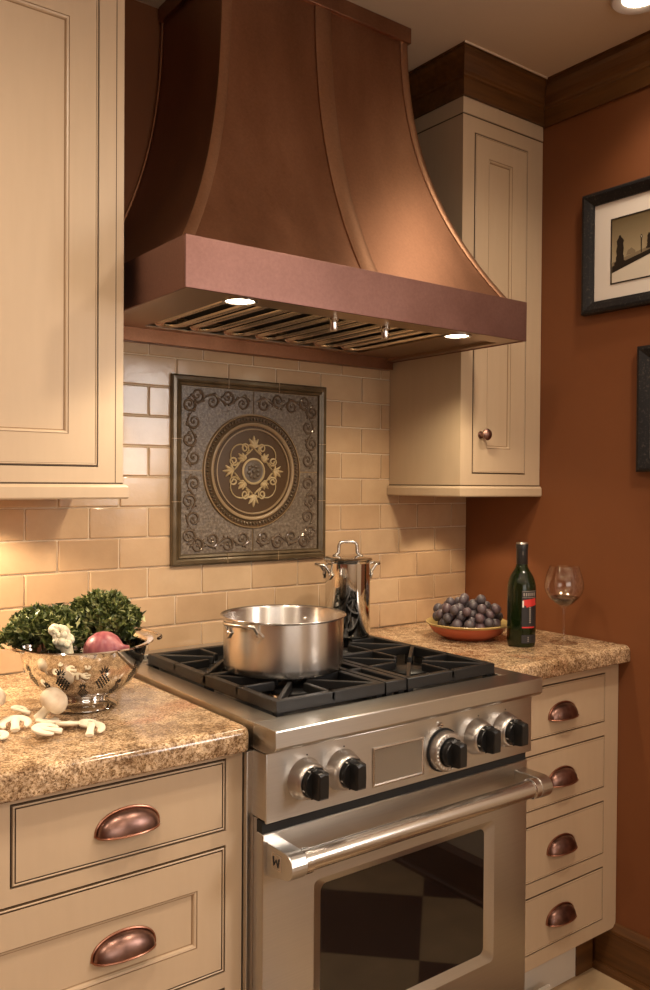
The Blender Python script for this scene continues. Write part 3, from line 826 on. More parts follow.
b = MB('steel'); b.box(RX0 + .003, RX1 - .003, -.675, -.660, .07, .168, .0015); b.build('kick_panel', t)
# burners and grates
BUR = [(RM - .165, -.505), (RM - .165, -.235), (RM + .165, -.505), (RM + .165, -.235)]
for x, y in BUR:
    k = MB('iron'); k.lathe([(.058, .8985), (.056, .905), (.047, .909), (.046, .913)], (x, y, 0), 32)
    k.use('satin').lathe([(.046, .913), (.044, .9165), (.040, .917)], (x, y, 0), 32)
    k.use('iron').lathe([(.041, .917), (.041, .922), (.036, .926), (.0001, .927)], (x, y, 0), 32)
    k.use('mark').lathe([(.0001, .934), (.0028, .934), (.0035, .930), (.0035, .900)], (x + .047, y - .028, 0), 10)
    k.build('burner', t)
GZ = .946
def bar(g, p, q, w=.009, h=.016, z=GZ):
    p, q = Vector((*p, 0)), Vector((*q, 0)); d = (q - p); L = d.length; an = math.atan2(d.y, d.x)
    g.box(0, L, -w / 2, w / 2, z - h, z, .002, 2, M4=Matrix.Translation(p) @ Matrix.Rotation(an, 4, 'Z'))
def grate(x0, x1, y0, y1, burners):
    g = MB('iron'); wd = .016
    for p, q in (((x0, y0 + wd / 2), (x1, y0 + wd / 2)), ((x0, y1 - wd / 2), (x1, y1 - wd / 2)), ((x0 + wd / 2, y0 + wd - .003), (x0 + wd / 2, y1 - wd + .003)), ((x1 - wd / 2, y0 + wd - .003), (x1 - wd / 2, y1 - wd + .003))): bar(g, p, q, wd, .024)
    for px in (x0 + .012, x1 - .012):
        for py in (y0 + .012, y1 - .012, (y0 + y1) / 2): g.box(px - .008, px + .008, py - .008, py + .008, .8985, GZ - .02, .0015)
    if burners:
        my = (y0 + y1) / 2; bar(g, (x0, my), (x1, my), .014, .02)
        for bx, by in burners:
            lo, hi = (y0, my) if by < my else (my, y1)
            for cx, cy in ((x0 + .01, lo + .01), (x1 - .01, lo + .01), (x0 + .01, hi - .01), (x1 - .01, hi - .01)):
                d = Vector((bx - cx, by - cy)); e = Vector((cx, cy)) + d * (1 - .030 / d.length); bar(g, (cx, cy), tuple(e), .0095, .018)
            for cx, cy in ((bx, lo), (bx, hi), (x0, by), (x1, by)):
                d = Vector((bx - cx, by - cy)); e = Vector((cx, cy)) + d * (1 - .046 / d.length); bar(g, (cx, cy), tuple(e), .0095, .018)
    else:
        for k_ in range(1, 4): yy = y0 + (y1 - y0) * k_ / 4; bar(g, (x0, yy), (x1, yy), .012, .018)
    return g.build('grate', t)
grate(RM - .299, RM - .0315, -.647, -.098, BUR[:2]); grate(RM - .0285, RM + .0285, -.647, -.098, None); grate(RM + .0315, RM + .299, -.647, -.098, BUR[2:])

# ------------------------------------------------------------------ pots on the range
GT = GZ + .0006
def loop_handle(o, c, ang, z, r, out, half, rad, rise=.0, name='handle', m_='satin'):
    """riveted loop handle leaving a pot wall at angle ang"""
    h = MB(m_); u_ = Vector((math.cos(ang), math.sin(ang), 0)); w_ = Vector((-math.sin(ang), math.cos(ang), 0)); c = Vector(c)
    def wall(s_): return math.sqrt(max(r * r - s_ * s_, 0))
    pts = []
    for sg in (-1, 1):
        e = [(wall(half) - .001, -.020), (wall(half) + .004, -.012), (wall(half) + .010, -.003), (wall(half) + out * .55, rise)]
        p = [c + u_ * a_ + w_ * (sg * half) + Vector((0, 0, z + b_)) for a_, b_ in e]
        pts = pts + p if sg < 0 else pts + [c + u_ * (wall(half) + out * .9) + w_ * (-half * .8) + Vector((0, 0, z + rise)), c + u_ * (wall(half) + out) + Vector((0, 0, z + rise)), c + u_ * (wall(half) + out * .9) + w_ * (half * .8) + Vector((0, 0, z + rise))] + list(reversed(p))
    # round the path a little
    for _ in range(2):
        q = [pts[0]]
        for a_, b_ in zip(pts, pts[1:]): q += [a_ * .75 + b_ * .25, a_ * .25 + b_ * .75]
        pts = q + [pts[-1]]
    h.tube(pts, rad, 10)
    for sg in (-1, 1):
        p = c + u_ * (wall(half) + .001) + w_ * (sg * half) + Vector((0, 0, z - .020))
        Mx = Matrix.Translation(p) @ Matrix.Rotation(ang + sg * half / r, 4, 'Z') @ Matrix.Rotation(PI / 2, 4, 'Y') @ Matrix.Rotation(PI / 4, 4, 'Z')
        h.box(-.010, .010, -.010, .010, -.001, .004, .0015, M4=Mx)
        h.lathe([(.0042, .004), (.0035, .0058), (.0001, .0062)], M4=Mx, seg=12)
    return h.build(name, o)
PC = (-1.004, -.412, GT)
t = thing('stockpot', 'wide open brushed steel pot standing on the front left burner', 'pot', PC)
b = MB('pot'); x, y, z = PC
b.lathe([(.0001, 0), (.118, 0), (.126, .003), (.130, .010), (.1315, .020), (.132, .114), (.136, .1165), (.1385, .1185), (.138, .1200), (.132, .1185), (.1295, .113), (.129, .020), (.124, .010), (.110, .006), (.0001, .006)], PC, 72)
b.build('pot_body', t, recalc=False)
av = math.atan2(-.601, .799)
PA = math.radians(-166)
loop_handle(t, PC, PA, .110, .132, .026, .042, .0040, .002)
loop_handle(t, PC, PA + PI, .110, .132, .026, .042, .0040, .002)
for sg in (-1, 1): 
    b = MB('satin'); aa = PA + PI + sg * .33; b.ball((x + .1285 * math.cos(aa), y + .1285 * math.sin(aa), z + .090), .005, None, 10, 6); b.build('rivet', t)
SCN = (-.640, -.180, GT)
t = thing('steamer_pot', 'tall narrow polished steel pot with lid on the back right burner', 'pot', SCN)
b = MB('polished'); RS = .0605
b.lathe([(.0001, 0), (.052, 0), (.057, .002), (RS, .008), (RS, .196), (.063, .198), (.064, .201), (.062, .203), (.058, .200), (.0575, .010), (.0001, .008)], SCN, 64)
b.build('pot_body', t, recalc=False)
l = MB('polished'); l.lathe([(.060, .2035), (.0655, .204), (.0665, .206), (.064, .2085), (.056, .211), (.030, .2145), (.0001, .216)], SCN, 48); x, y, z = SCN
ua = math.atan2(-.601, .799) + .15; U_ = Vector((math.cos(ua), math.sin(ua), 0)); c = Vector((x, y, z))
lid = l.build('lid', t)
h = MB('satin')
pts = [c + U_ * a_ + Vector((0, 0, b_)) for a_, b_ in ((-.034, .2135), (-.030, .218), (-.025, .222), (-.024, .242), (-.020, .2495), (-.010, .2515), (.010, .2515), (.020, .2495), (.024, .242), (.025, .222), (.030, .218), (.034, .2135))]
h.tube(pts, .0043, 10)
for sg in (-1, 1): h.ball(c + U_ * sg * .034 + Vector((0, 0, .2145)), (.008, .008, .004), None, 12, 6)
h.build('lid_handle', lid)
for aa in (av + PI + .35, av + .35):
    loop_handle(t, SCN, aa, .186, RS, .032, .020, .0038, .006)

# ------------------------------------------------------------------ colander and vegetables
CC = Vector((-1.436, -.356, .9175))
t = thing('colander', 'shiny steel colander with pineapple-shaped holes, filled with kale', 'colander', CC)
b = MB('polished')
def bowl_r(z): # z above base
    k_ = max(0, min(1, (z - .020) / .104)); return .052 + .080 * math.sin(k_ * PI / 2) ** .62 if k_ > 0 else .052
pr_ = [(.062, .0), (.065, .0015), (.063, .004), (.052, .009), (.046, .015), (.045, .020)]
prb = [(.046, .0215), (.060, .025), (.076, .034), (.091, .048), (.104, .066), (.114, .088), (.1195, .112), (.121, .122)]
rim = [(.131, .1225), (.134, .1245), (.133, .1265), (.121, .1250), (.1185, .120)]
inn = [(r_ - .0015, z_ + .0015) for r_, z_ in reversed(prb[:-1])] + [(.0001, .023)]
b.lathe(pr_ + prb + rim + inn, CC, 72)
b.build('bowl', t, recalc=False)
# pineapple-shaped perforations
def surf(z):
    for (r0, z0), (r1, z1) in zip(prb, prb[1:]):
        if z0 <= z <= z1: k_ = (z - z0) / (z1 - z0); return r0 + (r1 - r0) * k_
    return .121
p = MB('gap')
def hole(a, z, du, dz, pts):
    vs = []
    for pu, pz in pts:
        zz = z + dz + pz; r_ = surf(zz) + .0006; aa = a + (du + pu) / max(r_, .05)
        vs.append(p.v((CC.x + r_ * math.cos(aa), CC.y + r_ * math.sin(aa), CC.z + zz)))
    p.face(vs)
cam_a = math.atan2(-1.968 - CC.y, -2.063 - CC.x)
dia = [(-.0028, 0), (0, -.0028), (.0028, 0), (0, .0028)]
for i in range(9):
    a = cam_a + (i - 4) * 2 * PI / 9 + .33
    for big, aoff, zc, s_ in ((1, 0, .066, 1.), (0, PI / 9, .044, .72)):
        for r_ in range(-3, 4):
            for c_ in range(-2, 3):
                u_ = (c_ + (.5 if r_ % 2 else 0)) * .0058 * s_; z_ = r_ * .0042 * s_
                if (u_ / (.0118 * s_)) ** 2 + (z_ / (.0145 * s_)) ** 2 < 1: hole(a + aoff, zc, u_, z_, [(q[0] * s_ * .85, q[1] * s_ * .85) for q in dia])
        for an, ln in ((90, .016), (62, .015), (118, .015), (35, .013), (145, .013), (12, .009), (168, .009)):
            ca, sa = math.cos(math.radians(an)), math.sin(math.radians(an)); ln *= s_
            q = [(0.002 * ca, .002 * sa), (ln * .5 * ca - .0014 * sa, ln * .5 * sa + .0014 * ca), (ln * ca, ln * sa), (ln * .5 * ca + .0014 * sa, ln * .5 * sa - .0014 * ca)]
            hole(a + aoff, zc, 0, .0165 * s_, q)
p.build('perforations', t)
for sg in (-1, 1):
    h = MB('polished'); ang = av + (PI if sg < 0 else 0) + .62
    u_ = Vector((math.cos(ang), math.sin(ang), 0)); w_ = Vector((-u_.y, u_.x, 0))
    pts = [CC + u_ * (.130 + .017 * math.sin(PI * k_ / 12) ** .7) + w_ * (.056 * math.cos(PI * k_ / 12)) + Vector((0, 0, .1255 + .003 * math.sin(PI * k_ / 12))) for k_ in range(13)]
    h.tube(pts, .0032, 8); h.build('handle', t)

def kale(c, spread, nleaf, label, seed, lift=.0):
    """a bunch of curly leaves: ribs rising from a base, each carrying a ruffled blade"""
    rnd = random.Random(seed); b = MB('kale', 'kale_rib'); c = Vector(c); sx, sy, sz = spread; lobes = []
    for i in range(15):
        th = i * 2.399; cz_ = 1 - 1.15 * (i + .5) / 15; r_ = math.sqrt(max(0, 1 - cz_ * cz_)); lobes.append((Vector((r_ * math.cos(th), r_ * math.sin(th), cz_)), rnd.uniform(.70, 1.02)))
    for i in range(nleaf):
        th = rnd.uniform(0, 2 * PI); ph = math.acos(rnd.uniform(-.25, 1.))
        d = Vector((math.sin(ph) * math.cos(th), math.sin(ph) * math.sin(th), math.cos(ph)))
        lb, lk_ = rnd.choice(lobes); d2 = d; d = (lb + Vector((rnd.gauss(0, .12), rnd.gauss(0, .12), rnd.gauss(0, .12)))).normalized()
        k_ = lk_ * rnd.uniform(.80, 1.0)
        wp = c + Rg * (d.x * sx * k_) + Fg * (d.y * sy * k_) + Vector((0, 0, d.z * sz * k_)) + Vector((rnd.uniform(-1, 1), rnd.uniform(-1, 1), rnd.uniform(-1, 1))) * .010
        n_ = (Rg * d.x / sx + Fg * d.y / sy + Vector((0, 0, d.z / sz))).normalized()
        up_ = (n_ * .6 + Vector((rnd.uniform(-1, 1), rnd.uniform(-1, 1), rnd.uniform(-.5, 1)))).normalized()
        t1 = up_.orthogonal().normalized(); t1.rotate(Matrix.Rotation(rnd.uniform(0, 2 * PI), 3, up_)); t2 = up_.cross(t1)
        R0 = rnd.uniform(.0055, .0105); f1, f2 = rnd.randint(3, 5), rnd.randint(7, 10); p1, p2 = rnd.uniform(0, 6), rnd.uniform(0, 6)
        rings = []
        nr, ns = 4, 26
        for j in range(nr + 1):
            q = j / nr
            ring = []
            for s_ in range(ns):
                a = 2 * PI * s_ / ns
                rr = R0 * q * (1 + .20 * math.sin(f1 * a + p1) * q + .10 * math.sin(f2 * a + p2) * q)
                hh = R0 * (.75 * q * q * math.sin(f1 * a + p2) + .42 * q ** 3 * math.sin(f2 * a + p1) + .15 * q * q)
                ring.append(wp + t1 * (rr * math.cos(a)) + t2 * (rr * math.sin(a)) + up_ * hh)
            rings.append(ring)
        b.loft(rings[1:], True, True, True)
    b.use('kale_rib')
    for i in range(7):
        th = rnd.uniform(0, 2 * PI); tip = c + Rg * (math.cos(th) * sx * .8) + Fg * (math.sin(th) * sy * .8) + Vector((0, 0, sz * rnd.uniform(.2, .8)))
        b.tube([c + Vector((0, 0, -sz * .4)), (c + tip) / 2 + Vector((0, 0, .005)), tip], [.004, .003, .0012], 6)
    o = b.build('kale_bunch', recalc=False)
    return tag(o, label, 'kale', 'kale bunches in the colander')
kale(CC + Rg * -.072 + Fg * .010 + Vector((0, 0, .134)), (.086, .062, .058), 900, 'dark green curly kale hanging over the rim beside the white floret, left of it', 3)
kale(CC + Rg * .024 + Fg * .046 + Vector((0, 0, .150)), (.068, .050, .062), 800, 'taller lighter green curly kale heaped behind the red onion', 5)
# cauliflower floret
b = MB('floret'); c = CC + Rg * -.022 + Fg * -.062 + Vector((0, 0, .140)); rnd = random.Random(4)
for i in range(40):
    d = Vector((rnd.uniform(-1, 1), rnd.uniform(-1, 1), rnd.uniform(-.4, 1))).normalized(); 
    b.ball(c + Rg * (d.x * .014 - d.z * .013) + Fg * (d.y * .012) + Vector((0, 0, d.z * .024)), rnd.uniform(.005, .0095), None, 10, 7)
b.tube([c + Rg * .012 + Vector((0, 0, -.035)), c + Vector((0, 0, .004))], [.010, .014], 10)
tag(b.build('cauliflower_floret'), 'white cauliflower floret tucked between the two kale bunches', 'cauliflower')
oc = CC + Rg * .050 + Fg * -.048 + Vector((0, 0, .118))
t = thing('red_onion', 'purple red onion lying at the front rim of the colander', 'onion', oc)
ax = (Rg * .95 + Vector((0, 0, .12)) - Fg * .2).normalized(); Mo = Matrix.Translation(oc) @ ax.to_track_quat('Z', 'Y').to_matrix().to_4x4()
b = MB('onion'); b.lathe([(.0001, -.038), (.006, -.0375), (.016, -.033), (.026, -.024), (.033, -.010), (.0345, .002), (.032, .014), (.025, .026), (.015, .034), (.008, .039), (.0055, .045), (.004, .052), (.0001, .053)], M4=Mo, seg=36); b.build('bulb', t)
b = MB('mushroom_flesh'); b.lathe([(.0055, -.0372), (.0065, -.039), (.004, -.041), (.0001, -.0412)], M4=Mo, seg=14)
for i in range(8): 
    a_ = i * PI / 4; b.tube([Mo @ Vector((.003 * math.cos(a_), .003 * math.sin(a_), -.040)), Mo @ Vector((.006 * math.cos(a_), .006 * math.sin(a_), -.045))], .0005, 5)
b.build('root', t)

# ------------------------------------------------------------------ mushrooms
D = math.radians
def mushroom(loc, tilt, size, label, yaw=0.):
    t = thing('mushroom', label, 'mushroom', loc, 'whole mushrooms')
    Mx = Matrix.Translation(loc) @ Matrix.Rotation(yaw, 4, 'Z') @ Matrix.Rotation(tilt, 4, 'Y') @ Matrix.Scale(size, 4)
    b = MB('mushroom'); b.lathe([(.0001, .053), (.008, .0525), (.017, .049), (.0235, .042), (.0262, .033), (.0255, .026), (.023, .0215), (.020, .0205)], M4=Mx, seg=32)
    b.use('gill').lathe([(.020, .0205), (.012, .025), (.008, .026)], M4=Mx, seg=32); b.build('cap', t)
    b = MB('mushroom_flesh'); b.lathe([(.0090, .027), (.0080, .018), (.0078, .004), (.0088, -.006), (.0095, -.011), (.008, -.012), (.0001, -.012)], M4=Mx, seg=20); b.build('stem', t)
    return t
WT = .9178
mushroom((-1.545, -.437, WT + .0165), .72, 1.0, 'whole pale mushroom standing tilted among the slices, beside the colander foot', math.atan2(-.601, .799))
mushroom((-1.622, -.385, WT + .0125), .05, 1.02, 'whole pale mushroom cut off by the left photo edge')
def slice_(px, ang, tilt, size, label, halves=False):
    """a slice through a mushroom: domed cap, two gill notches, stem; laid flat"""
    b = MB('mushroom_flesh')
    Mx = Matrix.Translation((px[0], px[1], WT + px[2])) @ Matrix.Rotation(ang, 4, 'Z') @ Matrix.Rotation(tilt, 4, 'X')
    a0, a1 = (-38, 100) if halves else (-38, 218)
    n_ = 16
    arcp = [Mx @ Vector((.0195 * size * math.cos(D(a0 + (a1 - a0) * i / n_)), .0175 * size * math.sin(D(a0 + (a1 - a0) * i / n_)), .0045)) for i in range(n_ + 1)]
    zl = (Mx.to_3x3() @ Vector((0, 0, 1)))
    b.tube(arcp, [size * (.0030 + .0048 * math.sin(PI * min(1, max(0, i / n_))) ** .6) for i in range(n_ + 1)], 10, flat=.62, up=zl)
    st = [Mx @ Vector((x_ * size, y_ * size, .0045)) for x_, y_ in ((.0, .015), (0, .006), (.0004, -.006), (.001, -.017), (.0012, -.020))]
    b.tube(st, [size * r_ for r_ in (.0085, .0066, .0062, .0078, .0060)], 10, flat=.6, up=zl)
    b.use('gill')
    for sg in ((1,) if halves else (-1, 1)):
        gp = [Mx @ Vector((sg * size * .0128 * math.cos(D(a_)), size * (.0008 + .0115 * math.sin(D(a_))), .0040)) for a_ in range(-30, 75, 15)]
        b.tube(gp, [.0012, .0024, .0028, .0028, .0026, .0020, .0012], 6, flat=.8, up=zl)
    o = b.build('mushroom_slice')
    lo = min((o.matrix_world @ v_.co).z for v_ in o.data.vertices); o.location.z += WT + px[2] + .0002 - lo
    return tag(o, label, 'mushroom', 'mushroom slices')
D = math.radians
slice_((-1.560, -.512, 0), D(58), .16, 1.15, 'large mushroom slice with open gill loops, nearest the worktop edge')
slice_((-1.596, -.448, 0), D(-20), .25, 1.1, 'long curved mushroom slice between the two whole mushrooms')
slice_((-1.537, -.452, 0), D(115), .12, .95, 'mushroom slice lying directly under the tilted whole mushroom')
slice_((-1.516, -.492, .0), D(150), .22, .9, 'mushroom slice just behind and right of the large front slice')
slice_((-1.500, -.552, 0), D(-30), .30, .95, 'mushroom slice with dark gill, rightmost of the heap', True)
slice_((-1.484, -.508, 0), D(60), .12, .85, 'small mushroom slice nearest the foot of the colander')
slice_((-1.645, -.490, 0), D(-35), .12, .95, 'mushroom slice half out of view at the left photo edge', True)
slice_((-1.560, -.360, 0), D(60), .3, .85, 'dark edged mushroom slice behind, in the shade of the left whole mushroom', True)

# ------------------------------------------------------------------ grapes, bottle, glass
BC = Vector((-.272, -.268, .9175))
t = thing('fruit_bowl', 'shallow terracotta bowl with a yellow rim holding grapes', 'bowl', BC)
b = MB('clay')
pb = [(.0001, .0), (.066, .0), (.068, .003), (.080, .006), (.098, .017), (.108, .030), (.112, .038)]
b.lathe(pb, BC, 64)
b.use('clay_rim').lathe([(.112, .038), (.117, .041), (.119, .044), (.117, .046), (.108, .042), (.100, .030), (.085, .016), (.060, .009), (.0001, .008)], BC, 64)
b.build('bowl_body', t, recalc=False)
rnd = random.Random(12)
pos = []
def settle(lim, n, zt):
    """rest berries one on another above the bowl floor"""
    for _ in range(n):
        best = None
        for _k in range(zt):
            a_, q = rnd.uniform(0, 2 * PI), math.sqrt(rnd.uniform(0, 1)) * lim; r_ = rnd.uniform(.0125, .0152)
            x_, y_ = BC.x + q * math.cos(a_) * 1.0, BC.y + q * math.sin(a_)
            z_ = BC.z + .0105 + .62 * max(0, q - .05) + r_
            for (X, Y, Z, R) in pos:
                dd = (x_ - X) ** 2 + (y_ - Y) ** 2; s_ = (R + r_) * .98
                if dd < s_ * s_: z_ = max(z_, Z + math.sqrt(s_ * s_ - dd))
            if best is None or z_ < best[2]: best = (x_, y_, z_, r_)
        pos.append(best)
settle(.092, 46, 12); settle(.088, 34, 14); settle(.05, 6, 8)
t = thing('grape_bunch', 'dusty purple grapes heaped in the terracotta bowl', 'grapes', (BC.x, BC.y, BC.z + .012))
g0 = None
for (x_, y_, z_, r_) in pos:
    if g0 is None:
        b = MB('grape'); b.ball((0, 0, 0), (1, 1, 1.08), None, 18, 12); g0 = o = b.build('grape')
    else: o = g0.copy(); COL.objects.link(o)
    o.parent = t; o.location = Vector((x_, y_, z_)) - t.location; o.scale = (r_, r_, r_); o.rotation_euler = (rnd.uniform(-.5, .5), rnd.uniform(-.5, .5), rnd.uniform(0, 6))
b = MB('stem')
for sg in (-1, 1):
    c = BC + Rg * (.035 * sg) + Vector((0, 0, .03))
    for k_ in range(6):
        a_ = k_ * 1.05; b.tube([c, c + Vector((.012 * math.cos(a_), .012 * math.sin(a_), .018)), c + Vector((.026 * math.cos(a_), .026 * math.sin(a_), .024))], .0013, 6)
b.tube([BC + Rg * -.045 + Vector((0, 0, .03)), BC + Vector((0, 0, .05)), BC + Rg * .045 + Vector((0, 0, .03))], .002, 6)
b.build('stalk', t)

BT = Vector((-.240, -.436, .9175))
t = thing('wine_bottle', 'dark green wine bottle with a black and red label, beside the fruit bowl', 'bottle', BT)
b = MB('bottle')
sil = [(.0001, .006), (.020, .003), (.030, .0), (.035, .001), (.0375, .006), (.038, .020), (.0385, .150), (.0375, .165), (.034, .180), (.028, .193), (.021, .204), (.0165, .213), (.0148, .222), (.0145, .272)]
b.lathe(sil + [(.0125, .272), (.0125, .225), (.019, .203), (.031, .181), (.0355, .150), (.035, .012), (.0001, .012)], BT, 48)
b.build('bottle_glass', t, recalc=False)
b = MB('wine'); b.lathe([(.0001, .0125), (.0345, .0125), (.0350, .150), (.0305, .181), (.020, .2015), (.0001, .2015)], BT, 40); b.build('wine', t, recalc=False)
b = MB('foil'); b.lathe([(.0149, .221), (.0156, .222), (.0154, .262), (.0166, .263), (.0168, .273), (.0162, .2752)], BT, 32); b.use('foil_top').lathe([(.0162, .2752), (.0150, .2790), (.0001, .2800)], BT, 32)
ca = math.atan2(-1.968 - BT.y, -2.063 - BT.x)
def patch(b, a0, a1, z0, z1, R, n=10, skew=0.):
    rings = [[(BT.x + R * math.cos(a0 + (a1 - a0) * i / n), BT.y + R * math.sin(a0 + (a1 - a0) * i / n), BT.z + z + skew * i / n) for i in range(n + 1)] for z in (z0, z1)]
    b.loft(rings, False, True)
b.use('label_grey'); patch(b, ca + .13, ca + .19, .246, .256, .0163, 2)
b.build('capsule', t)
b = MB('label'); L0, L1 = ca + .02, ca + 1.25
patch(b, L0, L1, .052, .152, .0392, 14); patch(b, L0, L1, .012, .034, .0390, 14)
b.use('label_grey'); 
for z_ in (.1335, .1505): patch(b, L0 + .03, L1 - .1, z_, z_ + .0012, .0395, 14)
for i in range(6):                                # blocky title line, too small to read in the photograph
    q = L0 + .10 + i * .165; patch(b, q, q + .10, .138, .147, .0395, 2)
for i in range(9): patch(b, L0 + .52, L0 + .66, .066 + i * .0056, .0695 + i * .0056, .0395, 2)
for i in range(3): patch(b, L0 + .42, L0 + .50, .016 + i * .005, .019 + i * .005, .0393, 2)
b.use('label_red'); patch(b, L0 + .10, L1 - .12, .112, .128, .0396, 8, .004); patch(b, L0 + .02, L1 - .25, .0525, .056, .0396, 8)
patch(b, L0 + .30, L1 - .06, .108, .113, .0396, 6, .005)
b.use('mark'); patch(b, L0 + .04, L0 + .14, .108, .126, .0397, 3)
b.build('label', t, recalc=False)

GC = Vector((-.120, -.484, .9175))
t = thing('wine_glass', 'tall stemmed balloon glass part filled with red wine', 'glass', GC)
b = MB('glass')
og = [(.0001, .0), (.038, .0), (.0385, .001), (.036, .002), (.015, .005), (.007, .010), (.0042, .020), (.0036, .050), (.0036, .085), (.005, .096), (.012, .102), (.026, .111), (.040, .124), (.050, .140), (.0535, .155), (.0520, .172), (.0465, .193), (.0395, .212)]
inn_ = [(.0388, .2122), (.0455, .193), (.0510, .172), (.0524, .155), (.0489, .141), (.039, .1255), (.025, .1125), (.011, .1042), (.0001, .1025)]
b.lathe(og + inn_, GC, 56); b.build('glass_body', t, recalc=False)
b = MB('wine'); b.lathe([(.0001, .1028), (.0105, .1045), (.0245, .1128), (.0385, .1258), (.0395, .1275), (.0001, .1275)], GC, 48); b.build('wine', t, recalc=False)

# ------------------------------------------------------------------ pictures on the right wall
def picture(y0, y1, z0, z1, label, scene):
    t = thing('framed_picture', label, 'picture', (0, (y0 + y1) / 2, (z0 + z1) / 2), 'framed pictures on the right wall')
    b = MB('frame'); b.frame_mitre(y0, y1, z0, z1, [(0, .001), (0, .022), (.004, .026), (.010, .027), (.024, .020), (.030, .016), (.034, .014), (.034, .003)], 'yz'); b.build('frame', t)
    b = MB('mat_board'); b.box(-.009, -.003, y0 + .03, y1 - .03, z0 + .03, z1 - .03); b.build('mat', t)
    a0, a1, c0, c1 = y0 + .087, y1 - .087, z0 + .073, z1 - .083
    p = MB('print_sky'); p.box(-.0100, -.0093, a0, a1, c0, c1); pr_ = p.build('print', t)
    W_, H_ = a1 - a0, c1 - c0
    d = MB('print_dark'); X = -.0104
    for q in ((a0, a1, c0, c0 + .0035), (a0, a1, c1 - .0035, c1), (a0, a0 + .0035, c0, c1), (a1 - .0035, a1, c0, c1)): d.box(X - .0004, X, *q)
    if scene:
        # u runs to the right as seen in the room (towards -y)
        def poly(pts, m_, x=X): d.use(m_); d.prism([(a1 - u_ * W_, c0 + v_ * H_) for u_, v_ in pts], 'yz', x - .0003, x)
        poly([(.02, .02), (.98, .02), (.98, .52), (.6, .40), (.02, .18)], 'print_pale')
        poly([(.02, .17), (.6, .39), (.98, .51), (.98, .56), (.6, .45), (.02, .27)], 'print_dark', X - .0004)
        poly([(.02, .27), (.6, .45), (.98, .56), (.98, .60), (.5, .47), (.02, .33)], 'print_mid', X)
        def statue(u_, v_, s_):
            s_ *= 1.0; pts = [(-.05, 0), (.05, 0), (.05, .05), (.035, .06), (.035, .13), (.028, .15), (.034, .24), (.028, .32), (.036, .36), (.022, .40), (.012, .415), (.006, .45), (-.008, .45), (-.014, .41), (-.03, .37), (-.024, .30), (-.034, .22), (-.026, .15), (-.035, .13), (-.035, .06), (-.05, .05)]
            poly([(u_ + p_ * s_ * 1.35, v_ + q_ * s_) for p_, q_ in pts], 'print_dark', X - .0006)
        statue(.115, .27, 1.0); statue(.46, .43, .50); statue(.66, .49, .30)
        poly([(.365, .39), (.375, .39), (.375, .60), (.385, .62), (.37, .66), (.355, .62), (.365, .60)], 'print_dark', X - .0005)
        poly([(.366, .61), (.376, .61), (.376, .635), (.366, .635)], 'print_pale', X - .0008)
        poly([(.19, .40), (.30, .40), (.30, .44), (.25, .50), (.235, .48), (.21, .47)], 'print_mid', X - .0001)
    else:
        d.use('print_mid'); d.prism([(a1, c0), (a0, c0), (a0, c0 + H_ * .5), (a1, c0 + H_ * .3)], 'yz', X - .0003, X)
    d.build('image', pr_)
# seen in the room the near-the-corner end is on the left
picture(-.887, -.457, 1.834, 2.170, 'upper black framed sepia photograph of a bridge statue in a white mat', True)
picture(-1.067, -.637, 1.390, 1.724, 'lower black frame with white mat, cut off by the right photo edge', False)

# ------------------------------------------------------------------ lights
def can(x, y, label=None):
    t = thing('recessed_light', label or 'round recessed ceiling light', 'ceiling light', (x, y, CZ), 'recessed ceiling lights')
    b = MB('trim_white'); b.lathe([(.041, CZ - .001), (.066, CZ - .001), (.068, CZ - .003), (.064, CZ - .007), (.044, CZ - .005), (.041, CZ - .003)], (x, y, 0), 40, ); b.build('trim_ring', t)
    b = MB('lamp'); b.lathe([(.041, CZ - .0015), (.030, CZ - .003), (.0001, CZ - .0035)], (x, y, 0), 36); b.build('lamp', t)
def lamp(kind, name, loc, energy, col=WARM, target=None, **kw):
    l = bpy.data.lights.new(name, kind); l.energy = energy; l.color = col
    for k_, v_ in kw.items(): setattr(l, k_, v_)
    o = bpy.data.objects.new(name, l); COL.objects.link(o); o.location = loc
    d = Vector(target if target else (loc[0], loc[1], loc[2] - 1)) - Vector(loc)
    o.rotation_euler = d.to_track_quat('-Z', 'Y').to_euler(); return o
CANS = [(-.205, -.752, 6.5, 'recessed ceiling light by the right wall, cut by the top photo edge'),
        (-.62, -1.45, 20, None), (-1.72, -1.22, 21, None), (-3.0, -1.4, 19, None), (-1.0, -3.2, 18, None), (-2.8, -3.2, 18, None)]
for x, y, e, lab in CANS:
    can(x, y, lab)
    lamp('SPOT', 'ceiling_spot', (x, y, CZ - .03), e * (1.5 if lab else 2.3), WARM, spot_size=D(118 if lab else 168), spot_blend=.8, shadow_soft_size=.05)
for x, y in ((-1.165, -.486), (-.538, -.476)):
    lamp('SPOT', 'hood_spot', (x, y, BZ0 - .006), 11, (1, .82, .56), target=(x, y + .16, .93), spot_size=D(125), spot_blend=.6, shadow_soft_size=.022)
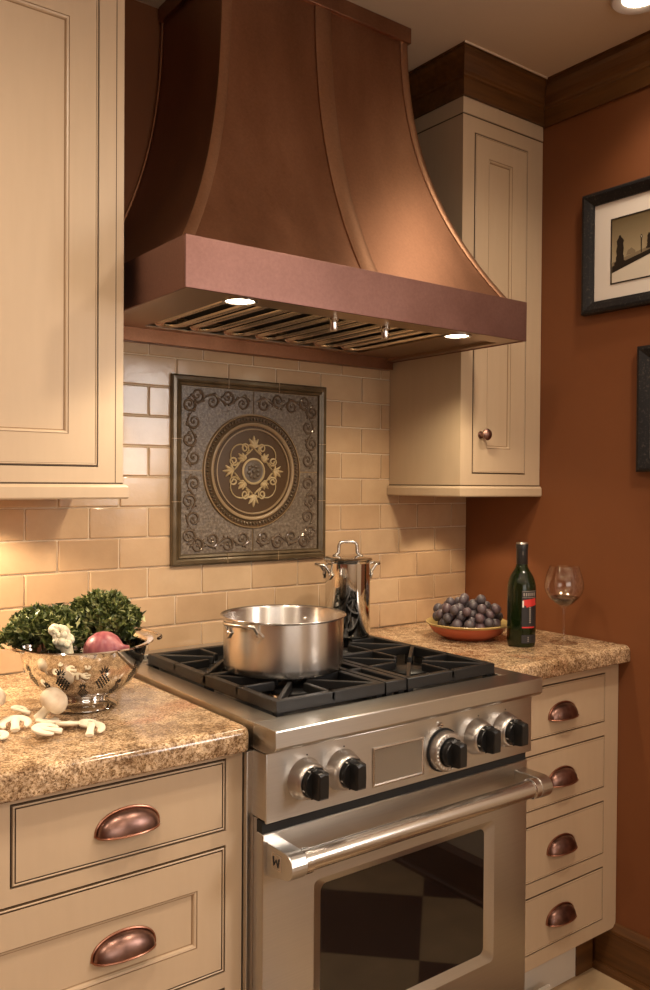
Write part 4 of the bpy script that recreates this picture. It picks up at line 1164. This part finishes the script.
# puck lights under the wall cabinets
for x, y, e in ((-1.66, -.15, 17), (-.19, -.16, 3.2)):
    lamp('SPOT', 'under_cabinet_spot', (x, y, 1.312), e, (1, .80, .54), spot_size=D(150 if x < -1 else 106), spot_blend=.3, shadow_soft_size=.02)
lamp('AREA', 'side_window_daylight', (.050, (WY0 + WY1) / 2, (WZ0 + WZ1) / 2), 28, (1., .93, .88), target=(-2, (WY0 + WY1) / 2, (WZ0 + WZ1) / 2), shape='RECTANGLE', size=.8, size_y=.7)
lamp('AREA', 'front_fill_light', ((VX0 + VX1) / 2, YF - .05, (VZ0 + VZ1) / 2), 9, (1., .86, .70), target=((VX0 + VX1) / 2, 0, 1.3), shape='RECTANGLE', size=VX1 - VX0, size_y=VZ1 - VZ0)  # added fill lamp at the made-up window behind the viewer
w = bpy.data.worlds.new('dim_room'); SC.world = w; w.use_nodes = True
w.node_tree.nodes['Background'].inputs[0].default_value = (.5, .42, .36, 1); w.node_tree.nodes['Background'].inputs[1].default_value = .05

# ------------------------------------------------------------------ camera
cam = bpy.data.cameras.new('camera'); co = bpy.data.objects.new('camera', cam); COL.objects.link(co)
cam.sensor_fit = 'VERTICAL'; cam.sensor_height = 36; cam.sensor_width = 36; cam.lens = 855.85 / 990 * 36; cam.clip_start = .02
Rt, Up, Fw = Vector((.79909305, -.60116592, .00705895)), Vector((.00247069, .01502488, .99988407)), Vector((.60120229, .79898297, -.01349157))
co.matrix_world = Matrix(((Rt.x, Up.x, -Fw.x, -2.06298), (Rt.y, Up.y, -Fw.y, -1.96767), (Rt.z, Up.z, -Fw.z, 1.35286), (0, 0, 0, 1)))
SC.camera = co
vs = SC.view_settings; vs.view_transform = 'Standard'; vs.look = 'None'; vs.gamma = 1; vs.exposure = 0.; vs.use_curve_mapping = False
SC.cycles.use_denoising = True; SC.cycles.use_adaptive_sampling = False
SC.cycles.max_bounces = 10; SC.cycles.transmission_bounces = 8; SC.cycles.glossy_bounces = 5; SC.cycles.diffuse_bounces = 4
SC.cycles.sample_clamp_indirect = 6; SC.cycles.caustics_reflective = False; SC.cycles.caustics_refractive = False
